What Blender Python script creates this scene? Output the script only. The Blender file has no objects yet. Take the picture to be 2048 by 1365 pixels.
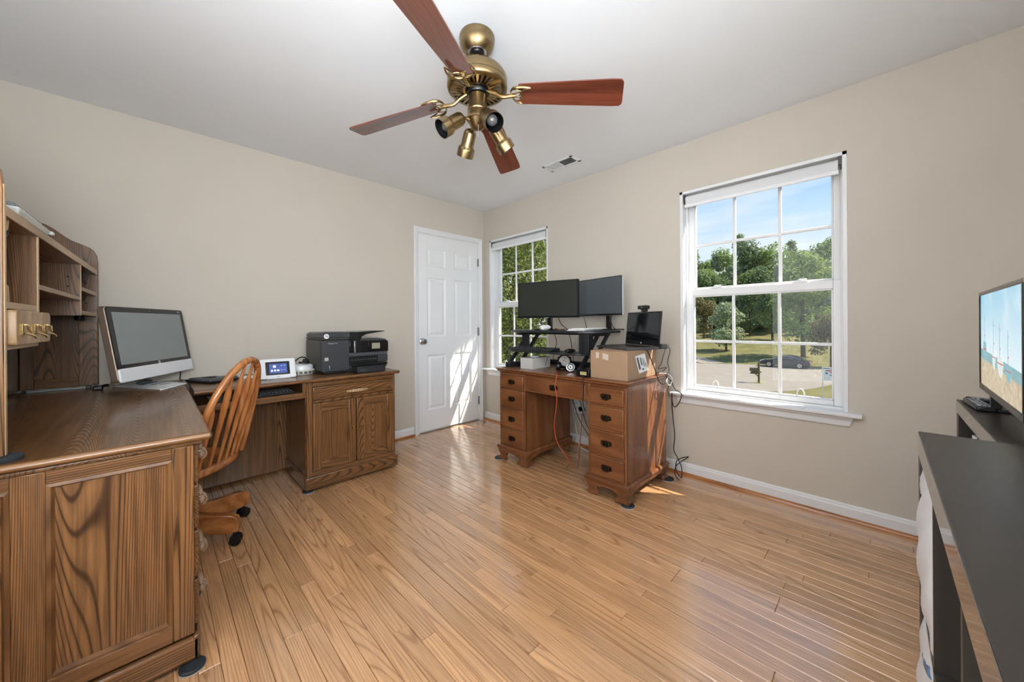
import bpy, bmesh, math, random
from mathutils import Vector, Matrix
random.seed(7)
sc = bpy.context.scene
COL = sc.collection
PI = math.pi
R = math.radians

# ------------------------------------------------------------------ camera, sky, sun, area lights, exposure
cam_d = bpy.data.cameras.new('camera'); cam = bpy.data.objects.new('camera', cam_d); COL.objects.link(cam)
cam_d.sensor_width = 36.0; cam_d.sensor_fit = 'HORIZONTAL'
cam_d.lens = 726.83 * 36.0 / 2048.0
cam_d.shift_y = -(682.5 - 647.74) / 2048.0
cam_d.clip_start = 0.02; cam_d.clip_end = 600
YAW, ROLL = 0.792819, -0.0068172
_fw = Vector((math.cos(YAW), math.sin(YAW), 0)); _rt = Vector((math.sin(YAW), -math.cos(YAW), 0)); _up = Vector((0, 0, 1))
_c, _s = math.cos(ROLL), math.sin(ROLL)
_r2 = _rt * _c + _up * _s
_u2 = _up * _c - _rt * _s
_m = Matrix.Identity(4)
for i in range(3):
    _m[i][0], _m[i][1], _m[i][2] = _r2[i], _u2[i], -_fw[i]
_m.translation = Vector((-2.78399, -3.29242, 1.118548))
cam.matrix_world = _m
sc.camera = cam

sc.view_settings.view_transform = 'Standard'; sc.view_settings.look = 'None'
sc.view_settings.gamma = 1.0; sc.view_settings.use_curve_mapping = False
sc.view_settings.exposure = 0.08
sc.cycles.use_denoising = True
sc.cycles.max_bounces = 5; sc.cycles.diffuse_bounces = 3; sc.cycles.glossy_bounces = 3
sc.cycles.use_adaptive_sampling = True; sc.cycles.adaptive_threshold = 0.1; sc.cycles.adaptive_min_samples = 12
sc.cycles.transparent_max_bounces = 10
sc.cycles.sample_clamp_indirect = 6.0
sc.cycles.caustics_reflective = False; sc.cycles.caustics_refractive = False

SKY = 1.0
world = bpy.data.worlds.new('sky'); sc.world = world; world.use_nodes = True
wn, wl = world.node_tree.nodes, world.node_tree.links
wn.clear()
w_out = wn.new('ShaderNodeOutputWorld'); w_bg = wn.new('ShaderNodeBackground')
w_tc = wn.new('ShaderNodeTexCoord'); w_sep = wn.new('ShaderNodeSeparateXYZ')
wl.new(w_tc.outputs['Generated'], w_sep.inputs[0])
w_ramp = wn.new('ShaderNodeValToRGB')
wl.new(w_sep.outputs['Z'], w_ramp.inputs[0])
e = w_ramp.color_ramp.elements
e[0].position = 0.0; e[0].color = (0.80, 0.90, 0.98, 1)
e[1].position = 0.9; e[1].color = (0.22, 0.46, 0.86, 1)
x = e.new(0.14); x.color = (0.78, 0.90, 1.0, 1)
x = e.new(0.30); x.color = (0.40, 0.67, 1.0, 1)
x = e.new(0.5); x.color = (0.30, 0.56, 0.95, 1)
w_map = wn.new('ShaderNodeMapping'); w_map.inputs['Scale'].default_value = (1.6, 1.6, 8.0)
wl.new(w_tc.outputs['Generated'], w_map.inputs[0])
w_noise = wn.new('ShaderNodeTexNoise'); w_noise.inputs['Scale'].default_value = 2.2; w_noise.inputs['Detail'].default_value = 6
wl.new(w_map.outputs[0], w_noise.inputs['Vector'])
w_cr = wn.new('ShaderNodeValToRGB')
w_cr.color_ramp.elements[0].position = 0.48; w_cr.color_ramp.elements[0].color = (0, 0, 0, 1)
w_cr.color_ramp.elements[1].position = 0.78; w_cr.color_ramp.elements[1].color = (0.8, 0.8, 0.8, 1)
wl.new(w_noise.outputs['Fac'], w_cr.inputs[0])
w_mix = wn.new('ShaderNodeMixRGB'); w_mix.inputs[2].default_value = (0.92, 0.96, 1.0, 1)
wl.new(w_cr.outputs[0], w_mix.inputs[0]); wl.new(w_ramp.outputs[0], w_mix.inputs[1])
wl.new(w_mix.outputs[0], w_bg.inputs[0]); w_bg.inputs[1].default_value = SKY
wl.new(w_bg.outputs[0], w_out.inputs[0])

def lamp(name, kind, loc, direction, energy, color=(1, 1, 1), **kw):
    d = bpy.data.lights.new(name, kind); o = bpy.data.objects.new(name, d); COL.objects.link(o)
    o.location = loc; o.rotation_euler = Vector(direction).to_track_quat('-Z', 'Y').to_euler()
    d.energy = energy; d.color = color
    for k, v in kw.items():
        setattr(d, k, v)
    return o
lamp('sun', 'SUN', (24, -36, 50), (-0.68, 1.0, -1.43), 9.0, (1.0, 0.91, 0.76), angle=R(0.55))
# added fill lamps behind the camera, standing in for daylight and a bounced flash
lamp('south_fill', 'AREA', (-1.75, -3.93, 1.5), (0.50, 1, -0.09), 22, (0.88, 0.95, 1.0), shape='RECTANGLE', size=2.4, size_y=1.6, spread=R(105))
lamp('west_fill', 'AREA', (-3.38, -2.7, 1.25), (1, -0.3, 0.0), 29, (0.88, 0.95, 1.0), shape='RECTANGLE', size=1.0, size_y=1.9)
lamp('bounce_fill', 'AREA', (-3.0, -3.55, 1.30), (-0.14, 0.75, 1.0), 65, (0.87, 0.945, 1.0), shape='RECTANGLE', size=0.7, size_y=0.7)

# ------------------------------------------------------------------ materials
MATS = {}
def srgb(r, g, b):
    f = lambda c: (c / 255 / 12.92) if c / 255 <= 0.04045 else ((c / 255 + 0.055) / 1.055) ** 2.4
    return (f(r), f(g), f(b), 1)
def newmat(name):
    m = bpy.data.materials.new(name); m.use_nodes = True
    n, l = m.node_tree.nodes, m.node_tree.links
    return m, n, l, n['Principled BSDF']
def plain(name, col, rough=0.5, metal=0.0, spec=0.5, bump=0.0, bscale=200, var=0.0, vscale=6, coat=0.0, emis=None, estr=1.0):
    if name in MATS: return MATS[name]
    m, n, l, b = newmat(name)
    b.inputs['Base Color'].default_value = col; b.inputs['Roughness'].default_value = rough
    b.inputs['Metallic'].default_value = metal; b.inputs['Specular IOR Level'].default_value = spec
    b.inputs['Coat Weight'].default_value = coat; b.inputs['Coat Roughness'].default_value = 0.08
    if emis is not None:
        b.inputs['Emission Color'].default_value = emis; b.inputs['Emission Strength'].default_value = estr
    tc = n.new('ShaderNodeTexCoord')
    nz = n.new('ShaderNodeTexNoise'); nz.inputs['Scale'].default_value = vscale; nz.inputs['Detail'].default_value = 4
    l.new(tc.outputs['Object'], nz.inputs['Vector'])
    mx = n.new('ShaderNodeMixRGB'); mx.blend_type = 'MULTIPLY'; mx.inputs[1].default_value = col
    cr = n.new('ShaderNodeValToRGB'); cr.color_ramp.elements[0].color = (1 - var,) * 3 + (1,); cr.color_ramp.elements[1].color = (1, 1, 1, 1)
    cr.color_ramp.elements[0].position = 0.35; cr.color_ramp.elements[1].position = 0.65
    l.new(nz.outputs['Fac'], cr.inputs[0]); l.new(cr.outputs[0], mx.inputs[2]); mx.inputs[0].default_value = 1
    l.new(mx.outputs[0], b.inputs['Base Color'])
    if bump > 0:
        n2 = n.new('ShaderNodeTexNoise'); n2.inputs['Scale'].default_value = bscale; n2.inputs['Detail'].default_value = 3
        l.new(tc.outputs['Object'], n2.inputs['Vector'])
        bp = n.new('ShaderNodeBump'); bp.inputs['Strength'].default_value = bump; bp.inputs['Distance'].default_value = 0.002
        l.new(n2.outputs['Fac'], bp.inputs['Height']); l.new(bp.outputs[0], b.inputs['Normal'])
    MATS[name] = m
    return m
def wood(name, axis, dark, mid, light, rough=0.35, field=3.2, rings=9.0, stretch=0.12, pores=0.35, line=0.5, hue=0.12, coat=0.0, spec=0.5, porescale=90, bump=0.08):
    key = name + '_' + axis
    if key in MATS: return MATS[key]
    m, n, l, b = newmat(key)
    tc = n.new('ShaderNodeTexCoord'); oi = n.new('ShaderNodeObjectInfo')
    off = n.new('ShaderNodeVectorMath'); off.operation = 'SCALE'; off.inputs[0].default_value = (37.0, 61.0, 23.0)
    l.new(oi.outputs['Random'], off.inputs['Scale'])
    ad = n.new('ShaderNodeVectorMath'); ad.operation = 'ADD'
    l.new(tc.outputs['Object'], ad.inputs[0]); l.new(off.outputs[0], ad.inputs[1])
    mp = n.new('ShaderNodeMapping'); s = [1, 1, 1]; s['xyz'.index(axis)] = stretch; mp.inputs['Scale'].default_value = s
    l.new(ad.outputs[0], mp.inputs[0])
    nz = n.new('ShaderNodeTexNoise'); nz.inputs['Scale'].default_value = field; nz.inputs['Detail'].default_value = 1.6; nz.inputs['Roughness'].default_value = 0.42
    l.new(mp.outputs[0], nz.inputs['Vector'])
    mu = n.new('ShaderNodeMath'); mu.operation = 'MULTIPLY'; mu.inputs[1].default_value = rings * 2 * PI
    l.new(nz.outputs['Fac'], mu.inputs[0])
    sn = n.new('ShaderNodeMath'); sn.operation = 'SINE'; l.new(mu.outputs[0], sn.inputs[0])
    mr = n.new('ShaderNodeMapRange'); mr.inputs[1].default_value = -1; mr.inputs[2].default_value = 1
    l.new(sn.outputs[0], mr.inputs[0])
    cr = n.new('ShaderNodeValToRGB'); el = cr.color_ramp.elements
    el[0].position = 0.0; el[0].color = light; el[1].position = 1.0; el[1].color = dark
    q = el.new(line); q.color = mid
    l.new(mr.outputs[0], cr.inputs[0])
    # fine pores
    mp2 = n.new('ShaderNodeMapping'); s2 = [1, 1, 1]; s2['xyz'.index(axis)] = 0.035; mp2.inputs['Scale'].default_value = s2
    l.new(ad.outputs[0], mp2.inputs[0])
    pz = n.new('ShaderNodeTexNoise'); pz.inputs['Scale'].default_value = porescale; pz.inputs['Detail'].default_value = 3; pz.inputs['Roughness'].default_value = 0.6
    l.new(mp2.outputs[0], pz.inputs['Vector'])
    pr = n.new('ShaderNodeValToRGB'); pr.color_ramp.elements[0].position = 0.36; pr.color_ramp.elements[0].color = (1 - pores,) * 3 + (1,)
    pr.color_ramp.elements[1].position = 0.6; pr.color_ramp.elements[1].color = (1, 1, 1, 1)
    l.new(pz.outputs['Fac'], pr.inputs[0])
    mx = n.new('ShaderNodeMixRGB'); mx.blend_type = 'MULTIPLY'; mx.inputs[0].default_value = 1
    l.new(cr.outputs[0], mx.inputs[1]); l.new(pr.outputs[0], mx.inputs[2])
    # piece-to-piece tone
    hs = n.new('ShaderNodeHueSaturation')
    vr = n.new('ShaderNodeMapRange'); vr.inputs[3].default_value = 1 - hue; vr.inputs[4].default_value = 1 + hue
    l.new(oi.outputs['Random'], vr.inputs[0]); l.new(vr.outputs[0], hs.inputs['Value'])
    l.new(mx.outputs[0], hs.inputs['Color'])
    l.new(hs.outputs[0], b.inputs['Base Color'])
    b.inputs['Roughness'].default_value = rough; b.inputs['Specular IOR Level'].default_value = spec
    b.inputs['Coat Weight'].default_value = coat; b.inputs['Coat Roughness'].default_value = 0.12
    bp = n.new('ShaderNodeBump'); bp.inputs['Strength'].default_value = bump; bp.inputs['Distance'].default_value = 0.001
    l.new(pz.outputs['Fac'], bp.inputs['Height']); l.new(bp.outputs[0], b.inputs['Normal'])
    MATS[key] = m
    return m
def oak(a): return wood('dark_oak', a, srgb(70, 43, 22), srgb(128, 88, 52), srgb(140, 98, 60), rough=0.30, field=2.1, rings=260, stretch=0.055, pores=0.42, line=0.80, hue=0.10, coat=0.3)
def oakmould(a): return wood('dark_oak_plain', a, srgb(100, 66, 38), srgb(122, 84, 50), srgb(132, 92, 56), rough=0.30, field=3, rings=12, stretch=0.3, pores=0.15, hue=0.03)
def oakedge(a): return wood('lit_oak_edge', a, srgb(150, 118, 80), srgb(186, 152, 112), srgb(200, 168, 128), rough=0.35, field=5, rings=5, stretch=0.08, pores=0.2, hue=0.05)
def honey(a): return wood('honey_oak', a, srgb(158, 96, 50), srgb(176, 112, 62), srgb(186, 122, 70), rough=0.25, field=5, rings=9, stretch=0.08, pores=0.2, hue=0.06, coat=0.3)
def cherry(a): return wood('cherry', a, srgb(116, 70, 42), srgb(128, 80, 49), srgb(136, 88, 55), rough=0.28, field=3.4, rings=10, stretch=0.10, pores=0.16, hue=0.07, coat=0.2)
def floorwood(a): return wood('floor_oak', a, srgb(184, 134, 92), srgb(211, 160, 114), srgb(218, 167, 121), rough=0.2, spec=0.8, field=3.4, rings=80, stretch=0.04, pores=0.22, line=0.86, hue=0.14, coat=1.0, porescale=160, bump=0.03)
def blade(a): return wood('fan_blade_wood', a, srgb(92, 42, 28), srgb(118, 58, 40), srgb(126, 64, 44), rough=0.35, field=5, rings=3, stretch=0.06, pores=0.3, hue=0.03, porescale=130, coat=0.7)
def ebony(a): return wood('black_brown_veneer', a, srgb(44, 38, 34), srgb(58, 52, 47), srgb(64, 58, 52), rough=0.38, field=4, rings=3, stretch=0.06, pores=0.18, hue=0.03)

WALL = plain('wall_paint_beige', srgb(207, 198, 186), 0.85, spec=0.25, bump=0.05, bscale=260, var=0.015, vscale=3)
CEIL = plain('ceiling_paint', srgb(238, 239, 242), 0.9, spec=0.2, var=0.01)
TRIM = plain('white_trim_paint', srgb(232, 232, 234), 0.4, var=0.01)
DOORW = plain('white_door_paint', srgb(236, 237, 239), 0.45, bump=0.03, bscale=120, var=0.01)
VINYL = plain('white_vinyl', srgb(238, 238, 240), 0.4, var=0.01)
BLACKP = plain('black_plastic', srgb(26, 27, 28), 0.4, bump=0.03, bscale=400)
BLACKM = plain('black_metal', srgb(34, 35, 38), 0.45, spec=0.4)
SATINB = plain('satin_black', srgb(20, 20, 21), 0.28)
RUBBER = plain('black_rubber', srgb(22, 22, 23), 0.7)
GREYP = plain('grey_plastic', srgb(120, 122, 124), 0.4)
DARKG = plain('dark_grey_plastic', srgb(62, 64, 67), 0.42, bump=0.05, bscale=500)
WHITEP = plain('white_plastic', srgb(236, 237, 240), 0.3, var=0.01)
SILVER = plain('silver', srgb(200, 202, 206), 0.28, metal=1.0)
CHROME = plain('chrome', srgb(225, 226, 228), 0.12, metal=1.0)
BRASS = plain('bright_brass', srgb(220, 180, 105), 0.2, metal=1.0)
ABRASS = plain('antique_brass', srgb(156, 134, 98), 0.32, metal=1.0, var=0.15, vscale=12)
DBRASS = plain('dark_bronze', srgb(58, 46, 34), 0.45, metal=0.8, var=0.3, vscale=60)
CARD = plain('cardboard', srgb(164, 133, 106), 0.8, var=0.06, vscale=9, bump=0.05, bscale=90)
PAPER = plain('paper', srgb(238, 238, 236), 0.8)
FELT = plain('dark_felt', srgb(36, 40, 44), 0.95)
SCREENOFF = plain('screen_off', srgb(14, 15, 16), 0.22, spec=0.5)
SCREENMAT = plain('matte_screen', srgb(30, 31, 30), 0.45, spec=0.35)
DARKHOLE = plain('dark_recess', srgb(12, 11, 10), 0.9)

def glassmat():
    m, n, l, b = newmat('window_glass')
    out = n['Material Output']; n.remove(b)
    tr = n.new('ShaderNodeBsdfTransparent'); tr.inputs[0].default_value = (0.97, 0.98, 0.975, 1)
    gl = n.new('ShaderNodeBsdfGlossy'); gl.inputs['Roughness'].default_value = 0.02
    lw = n.new('ShaderNodeLayerWeight'); lw.inputs[0].default_value = 0.5
    pw = n.new('ShaderNodeMath'); pw.operation = 'POWER'; pw.inputs[1].default_value = 4.0; l.new(lw.outputs['Facing'], pw.inputs[0])
    fr = n.new('ShaderNodeMath'); fr.operation = 'MULTIPLY_ADD'; fr.inputs[1].default_value = 0.22; fr.inputs[2].default_value = 0.02; l.new(pw.outputs[0], fr.inputs[0])
    mx = n.new('ShaderNodeMixShader'); l.new(fr.outputs[0], mx.inputs[0]); l.new(tr.outputs[0], mx.inputs[1]); l.new(gl.outputs[0], mx.inputs[2])
    l.new(mx.outputs[0], out.inputs[0]); MATS['glass'] = m
    return m
GLASS = glassmat()
def bulbglass():
    m, n, l, b = newmat('clear_bulb_glass')
    b.inputs['Base Color'].default_value = (1, 1, 1, 1); b.inputs['Transmission Weight'].default_value = 0.9; b.inputs['Roughness'].default_value = 0.03
    return m
BULB = bulbglass()

# ------------------------------------------------------------------ mesh helpers
class MB:
    def __init__(s): s.v = []; s.f = []; s.mi = []
    def add(s, vs, fs, mi=0):
        o = len(s.v); s.v += [tuple(v) for v in vs]; s.f += [tuple(i + o for i in f) for f in fs]; s.mi += [mi] * len(fs); return s
    def box(s, x0, x1, y0, y1, z0, z1, mi=0):
        return s.add([(x0, y0, z0), (x1, y0, z0), (x1, y1, z0), (x0, y1, z0), (x0, y0, z1), (x1, y0, z1), (x1, y1, z1), (x0, y1, z1)],
                     [(3, 2, 1, 0), (4, 5, 6, 7), (0, 1, 5, 4), (1, 2, 6, 5), (2, 3, 7, 6), (3, 0, 4, 7)], mi)
    def frustum(s, b, t, mi=0):   # two quads of 4 points
        return s.add(list(b) + list(t), [(3, 2, 1, 0), (4, 5, 6, 7), (0, 1, 5, 4), (1, 2, 6, 5), (2, 3, 7, 6), (3, 0, 4, 7)], mi)
    def prism(s, poly, axis, a0, a1, mi=0):
        # poly in the two remaining axes, in order (x,y)->z ; (x,z)->y ; (y,z)->x
        def mk(p, a):
            return (p[0], p[1], a) if axis == 'z' else ((p[0], a, p[1]) if axis == 'y' else (a, p[0], p[1]))
        n = len(poly); vs = [mk(p, a0) for p in poly] + [mk(p, a1) for p in poly]
        fs = [tuple(range(n))[::-1], tuple(range(n, 2 * n))] + [(i, (i + 1) % n, (i + 1) % n + n, i + n) for i in range(n)]
        return s.add(vs, fs, mi)
    def tube(s, path, r, n=8, closed=False, caps=True, mi=0, flat=None):
        P = [Vector(p) for p in path]; m = len(P)
        rs = r if isinstance(r, (list, tuple)) else [r] * m
        vs = []; ref = None
        for i in range(m):
            if closed: t = P[(i + 1) % m] - P[i - 1]
            else: t = P[min(i + 1, m - 1)] - P[max(i - 1, 0)]
            if t.length < 1e-9: t = Vector((0, 0, 1))
            t.normalize()
            if ref is None:
                ref = Vector((0, 0, 1)) if abs(t.z) < 0.9 else Vector((1, 0, 0))
            a = (ref - t * ref.dot(t))
            if a.length < 1e-6: a = Vector((1, 0, 0)) - t * t.x
            a.normalize(); b = t.cross(a); ref = a
            for k in range(n):
                th = 2 * PI * k / n
                ca, cb = math.cos(th) * rs[i], math.sin(th) * rs[i]
                if flat: cb *= flat
                vs.append(P[i] + a * ca + b * cb)
        fs = []
        for i in range(m if closed else m - 1):
            j = (i + 1) % m
            for k in range(n):
                k2 = (k + 1) % n; fs.append((i * n + k, i * n + k2, j * n + k2, j * n + k))
        if caps and not closed:
            fs.append(tuple(range(n))[::-1]); fs.append(tuple(range((m - 1) * n, m * n)))
        return s.add(vs, fs, mi)
    def lathe(s, prof, n=24, M=None, mi=0, a0=0, a1=2 * PI):
        full = abs(a1 - a0 - 2 * PI) < 1e-6; cnt = n if full else n + 1
        vs = []
        for (r, z) in prof:
            for k in range(cnt):
                th = a0 + (a1 - a0) * k / n; v = Vector((r * math.cos(th), r * math.sin(th), z)); vs.append(M @ v if M else v)
        fs = []
        for i in range(len(prof) - 1):
            for k in range(n):
                k2 = (k + 1) % cnt; fs.append((i * cnt + k, i * cnt + k2, (i + 1) * cnt + k2, (i + 1) * cnt + k))
        return s.add(vs, fs, mi)
    def cyl(s, c, axis, r, L, n=16, mi=0):   # centred cylinder
        d = Vector(axis).normalized() * L / 2; c = Vector(c)
        return s.tube([c - d, c + d], r, n, mi=mi)
    def ell(s, c, rx, ry, rz, n=14, m=8, mi=0):
        vs = [(c[0], c[1], c[2] - rz)]
        for i in range(1, m):
            ph = -PI / 2 + PI * i / m
            for k in range(n):
                th = 2 * PI * k / n; vs.append((c[0] + rx * math.cos(ph) * math.cos(th), c[1] + ry * math.cos(ph) * math.sin(th), c[2] + rz * math.sin(ph)))
        vs.append((c[0], c[1], c[2] + rz)); fs = []
        for k in range(n): fs.append((0, 1 + (k + 1) % n, 1 + k))
        for i in range(m - 2):
            for k in range(n):
                a = 1 + i * n; fs.append((a + k, a + (k + 1) % n, a + n + (k + 1) % n, a + n + k))
        L = len(vs) - 1; a = 1 + (m - 2) * n
        for k in range(n): fs.append((a + k, a + (k + 1) % n, L))
        return s.add(vs, fs, mi)
    def xf(s, M):
        s.v = [tuple(M @ Vector(v)) for v in s.v]; return s

def make_mesh(name, mb, mats, smooth=40, recalc=True):
    me = bpy.data.meshes.new(name); me.from_pydata(mb.v, [], mb.f)
    for m in (mats if isinstance(mats, (list, tuple)) else [mats]): me.materials.append(m)
    if any(mb.mi): me.polygons.foreach_set('material_index', mb.mi)
    if recalc:
        bm = bmesh.new(); bm.from_mesh(me); bmesh.ops.recalc_face_normals(bm, faces=bm.faces); bm.to_mesh(me); bm.free()
    if smooth:
        me.polygons.foreach_set('use_smooth', [True] * len(me.polygons)); me.set_sharp_from_angle(angle=R(smooth))
    me.update()
    return me
FRAME = {}      # thing -> (loc, rotz)
def link(o, parent):
    COL.objects.link(o)
    if parent is not None: o.parent = parent
    return o
def root_of(o):
    while o.parent is not None: o = o.parent
    return o
def obj(name, mb, mat, parent=None, bevel=0.0, smooth=40, seg=2, world=True, recalc=True, label=None, kind=None):
    """link one mesh; vertices given in world coordinates (world=True) or in the frame of the thing"""
    if parent is not None and world:
        rt = root_of(parent); loc, rz = FRAME.get(rt.name, ((0, 0, 0), 0))
        M = Matrix.Rotation(-rz, 4, 'Z') @ Matrix.Translation(-Vector(loc)); mb.xf(M)
    me = make_mesh(name, mb, mat, smooth, recalc); o = bpy.data.objects.new(name, me); link(o, parent)
    if bevel > 0:
        b = o.modifiers.new('bevel', 'BEVEL'); b.width = bevel; b.segments = seg; b.limit_method = 'ANGLE'; b.angle_limit = R(35)
    if label: o['label'] = label
    if kind: o['kind'] = kind
    return o
def thing(name, label, cat, loc=(0, 0, 0), rz=0, group=None):
    o = bpy.data.objects.new(name, None); COL.objects.link(o); o.empty_display_size = 0.05
    o.location = loc; o.rotation_euler = (0, 0, rz); FRAME[o.name] = (tuple(loc), rz)
    o['label'] = label; o['category'] = cat
    if group: o['group'] = group
    return o
def tag(o, label, cat, group=None):
    o['label'] = label; o['category'] = cat
    if group: o['group'] = group
    return o
def struct(name, loc=(0, 0, 0), rz=0, label=None):
    o = bpy.data.objects.new(name, None); COL.objects.link(o); o.location = loc; o['kind'] = 'structure'; FRAME[o.name] = (tuple(loc), rz)
    if label: o['label'] = label
    return o
def inst(name, me, loc, parent=None, rz=0, scale=None, bevel=0):
    o = bpy.data.objects.new(name, me); link(o, parent)
    if parent is not None:
        l, r0 = FRAME.get(root_of(parent).name, ((0, 0, 0), 0)); loc = Matrix.Rotation(-r0, 3, 'Z') @ (Vector(loc) - Vector(l)); rz = rz - r0
    o.location = loc; o.rotation_euler = (0, 0, rz)
    if scale: o.scale = scale
    if bevel:
        b = o.modifiers.new('bevel', 'BEVEL'); b.width = bevel; b.segments = 2; b.limit_method = 'ANGLE'
    return o
def spline(pts, sub=6):
    P = [Vector(p) for p in pts]; out = []
    for i in range(len(P) - 1):
        p0, p1, p2, p3 = P[max(i - 1, 0)], P[i], P[i + 1], P[min(i + 2, len(P) - 1)]
        for k in range(sub):
            t = k / sub
            out.append(0.5 * ((2 * p1) + (-p0 + p2) * t + (2 * p0 - 5 * p1 + 4 * p2 - p3) * t * t + (-p0 + 3 * p1 - 3 * p2 + p3) * t ** 3))
    out.append(P[-1]); return out
def rrect(x0, x1, z0, z1, r, n=5):
    pts = []
    for cx, cz, a in ((x1 - r, z0 + r, -PI / 2), (x1 - r, z1 - r, 0), (x0 + r, z1 - r, PI / 2), (x0 + r, z0 + r, PI)):
        for k in range(n + 1):
            t = a + PI / 2 * k / n; pts.append((cx + r * math.cos(t), cz + r * math.sin(t)))
    return pts
def text_mesh(s, size, extrude=0.0004, shear=0.0):
    c = bpy.data.curves.new('lettering', 'FONT'); c.body = s; c.size = size; c.extrude = extrude; c.align_x = 'CENTER'; c.align_y = 'CENTER'; c.shear = shear
    c.resolution_u = 3
    o = bpy.data.objects.new('lettering', c); COL.objects.link(o)
    dg = bpy.context.evaluated_depsgraph_get(); dg.update()
    me = bpy.data.meshes.new_from_object(o.evaluated_get(dg)); bpy.data.objects.remove(o); bpy.data.curves.remove(c)
    return me
def lettering(s, size, mat, parent, M, name='lettering', shear=0.0):
    """M: 4x4 in the frame of the thing, text lies in its XY plane"""
    me = text_mesh(s, size, shear=shear); me.transform(M); me.materials.clear(); me.materials.append(mat)
    o = bpy.data.objects.new(name, me); link(o, parent); return o
def basis(xa, ya, loc):
    xa = Vector(xa).normalized(); ya = Vector(ya).normalized(); za = xa.cross(ya); M = Matrix.Identity(4)
    for i in range(3): M[i][0], M[i][1], M[i][2], M[i][3] = xa[i], ya[i], za[i], loc[i]
    return M

# ------------------------------------------------------------------ room shell
XW, YS, H = -3.436, -3.99, 2.44
WZ0, WZ1 = 0.605, 2.084
W1 = (-3.163, -2.247); W2 = (-0.98, -0.098)
TH = 0.17
fl = obj('floor', MB().box(XW - 0.1, 0.05, YS - 0.1, 0.05, -0.06, -0.0135), plain('floor_joint', srgb(58, 34, 20), 0.8)); fl['kind'] = 'structure'
fl['label'] = 'honey oak strip floor with narrow boards running along the window wall'
PW = 0.0572
rng = random.Random(3)
plank_meshes = {}
def plank_mesh(L):
    if L in plank_meshes: return plank_meshes[L]
    w, h, c = PW / 2 - 0.0005, 0.012, 0.0016
    l = L / 2 - 0.0004
    m = MB()
    m.add([(-w, -l, -h), (w, -l, -h), (w, l, -h), (-w, l, -h), (-w, -l, -c), (w, -l, -c), (w, l, -c), (-w, l, -c),
           (-w + c, -l + c, 0), (w - c, -l + c, 0), (w - c, l - c, 0), (-w + c, l - c, 0)],
          [(0, 1, 5, 4), (1, 2, 6, 5), (2, 3, 7, 6), (3, 0, 4, 7), (4, 5, 9, 8), (5, 6, 10, 9), (6, 7, 11, 10), (7, 4, 8, 11), (8, 9, 10, 11)])
    plank_meshes[L] = make_mesh('plank', m, floorwood('y'), smooth=0)
    return plank_meshes[L]
hid = MB(); npl = 0
LENS = [0.4, 0.6, 0.75, 0.9, 1.05, 1.2, 1.4, 1.6]
nrow = int(-XW / PW) + 1
for i in range(nrow):
    xc = -0.0 - PW * (i + 0.5); y = 0.0 - rng.choice((0, 0.2, 0.35, 0.5, 0.65)); first = True
    if y < 0:
        LL = -y
        segs = [(0.0, y)]
    else: segs = []
    while y > YS:
        L = rng.choice(LENS); segs.append((y, max(YS, y - L))); y -= L
    for a, b in segs:
        L = round(a - b, 4)
        if L < 0.02: continue
        if xc > -2.72 and not (xc < -1.6 and b < -3.3 and a < -3.2):
            o = bpy.data.objects.new('plank', plank_mesh(round(L, 3))); link(o, fl); o.location = (xc, (a + b) / 2, 0); npl += 1
        else:
            hid.box(xc - PW / 2 + .0004, xc + PW / 2 - .0004, b + .0004, a - .0004, -.012, 0)
if hid.v: obj('planks_under_furniture', hid, floorwood('y'), fl, smooth=0, kind='stuff')

c = obj('ceiling', MB().box(XW - TH, TH, YS - TH, TH, H, H + 0.1), CEIL); c['kind'] = 'structure'; c['label'] = 'plain white painted ceiling'
# north wall with the recess of the closet door
DX0, DX1, DZ = -0.872, -0.09, 2.055
w = MB().box(XW - TH, DX0, 0, TH, -0.05, H).box(DX1, TH, 0, TH, -0.05, H).box(DX0, DX1, 0, TH, DZ, H).box(DX0, DX1, 0.1, TH, -0.05, DZ)
w = obj('wall_north', w, WALL); w['kind'] = 'structure'; w['label'] = 'beige wall with the white closet door'
# east wall with two windows
w = MB()
ys = [YS - TH, W1[0], W1[1], W2[0], W2[1], 0.0]
w.box(0, TH, ys[0], ys[1], -0.05, H).box(0, TH, ys[2], ys[3], -0.05, H).box(0, TH, ys[4], ys[5], -0.05, H)
for a, b in (W1, W2): w.box(0, TH, a, b, -0.05, WZ0 - 0.02).box(0, TH, a, b, WZ1, H)
w = obj('wall_east', w, WALL); w['kind'] = 'structure'; w['label'] = 'beige wall with two double-hung windows'
w = obj('wall_south', MB().box(XW - TH, TH, YS - TH, YS, -0.05, H), WALL); w['kind'] = 'structure'; w['label'] = 'beige wall behind the camera'
w = obj('wall_west', MB().box(XW - TH, XW, YS, TH, -0.05, H), WALL); w['kind'] = 'structure'; w['label'] = 'beige wall behind the oak hutch'

# baseboards with oak shoe moulding
def baseboard(name, along, a0, a1, inward):
    prof = [(0, 0), (0.013, 0), (0.013, 0.066), (0.0095, 0.074), (0.0095, 0.08), (0.004, 0.088), (0, 0.088)]
    shoe = [(0.013, 0)] + [(0.013 + 0.016 * math.cos(t), 0.019 * math.sin(t)) for t in [R(a) for a in (0, 20, 45, 70, 90)]]
    ax = 'x' if along == 'x' else 'y'
    b = MB(); s = MB()
    def mk(poly, mb):
        if along == 'x': mb.prism([(-p[0], p[1]) for p in poly], 'x', a0, a1)
        else: mb.prism([(-p[0], p[1]) for p in poly], 'y', a0, a1)
    mk(prof, b); mk(shoe, s)
    o = obj(name, b, TRIM, smooth=0); o['kind'] = 'structure'; o['label'] = 'white moulded baseboard'
    obj('shoe_moulding', s, honey(ax), o, smooth=60)
    return o
baseboard('baseboard_north', 'x', XW, -0.93, 1)
baseboard('baseboard_east', 'y', YS, -0.016, 1)

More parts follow.
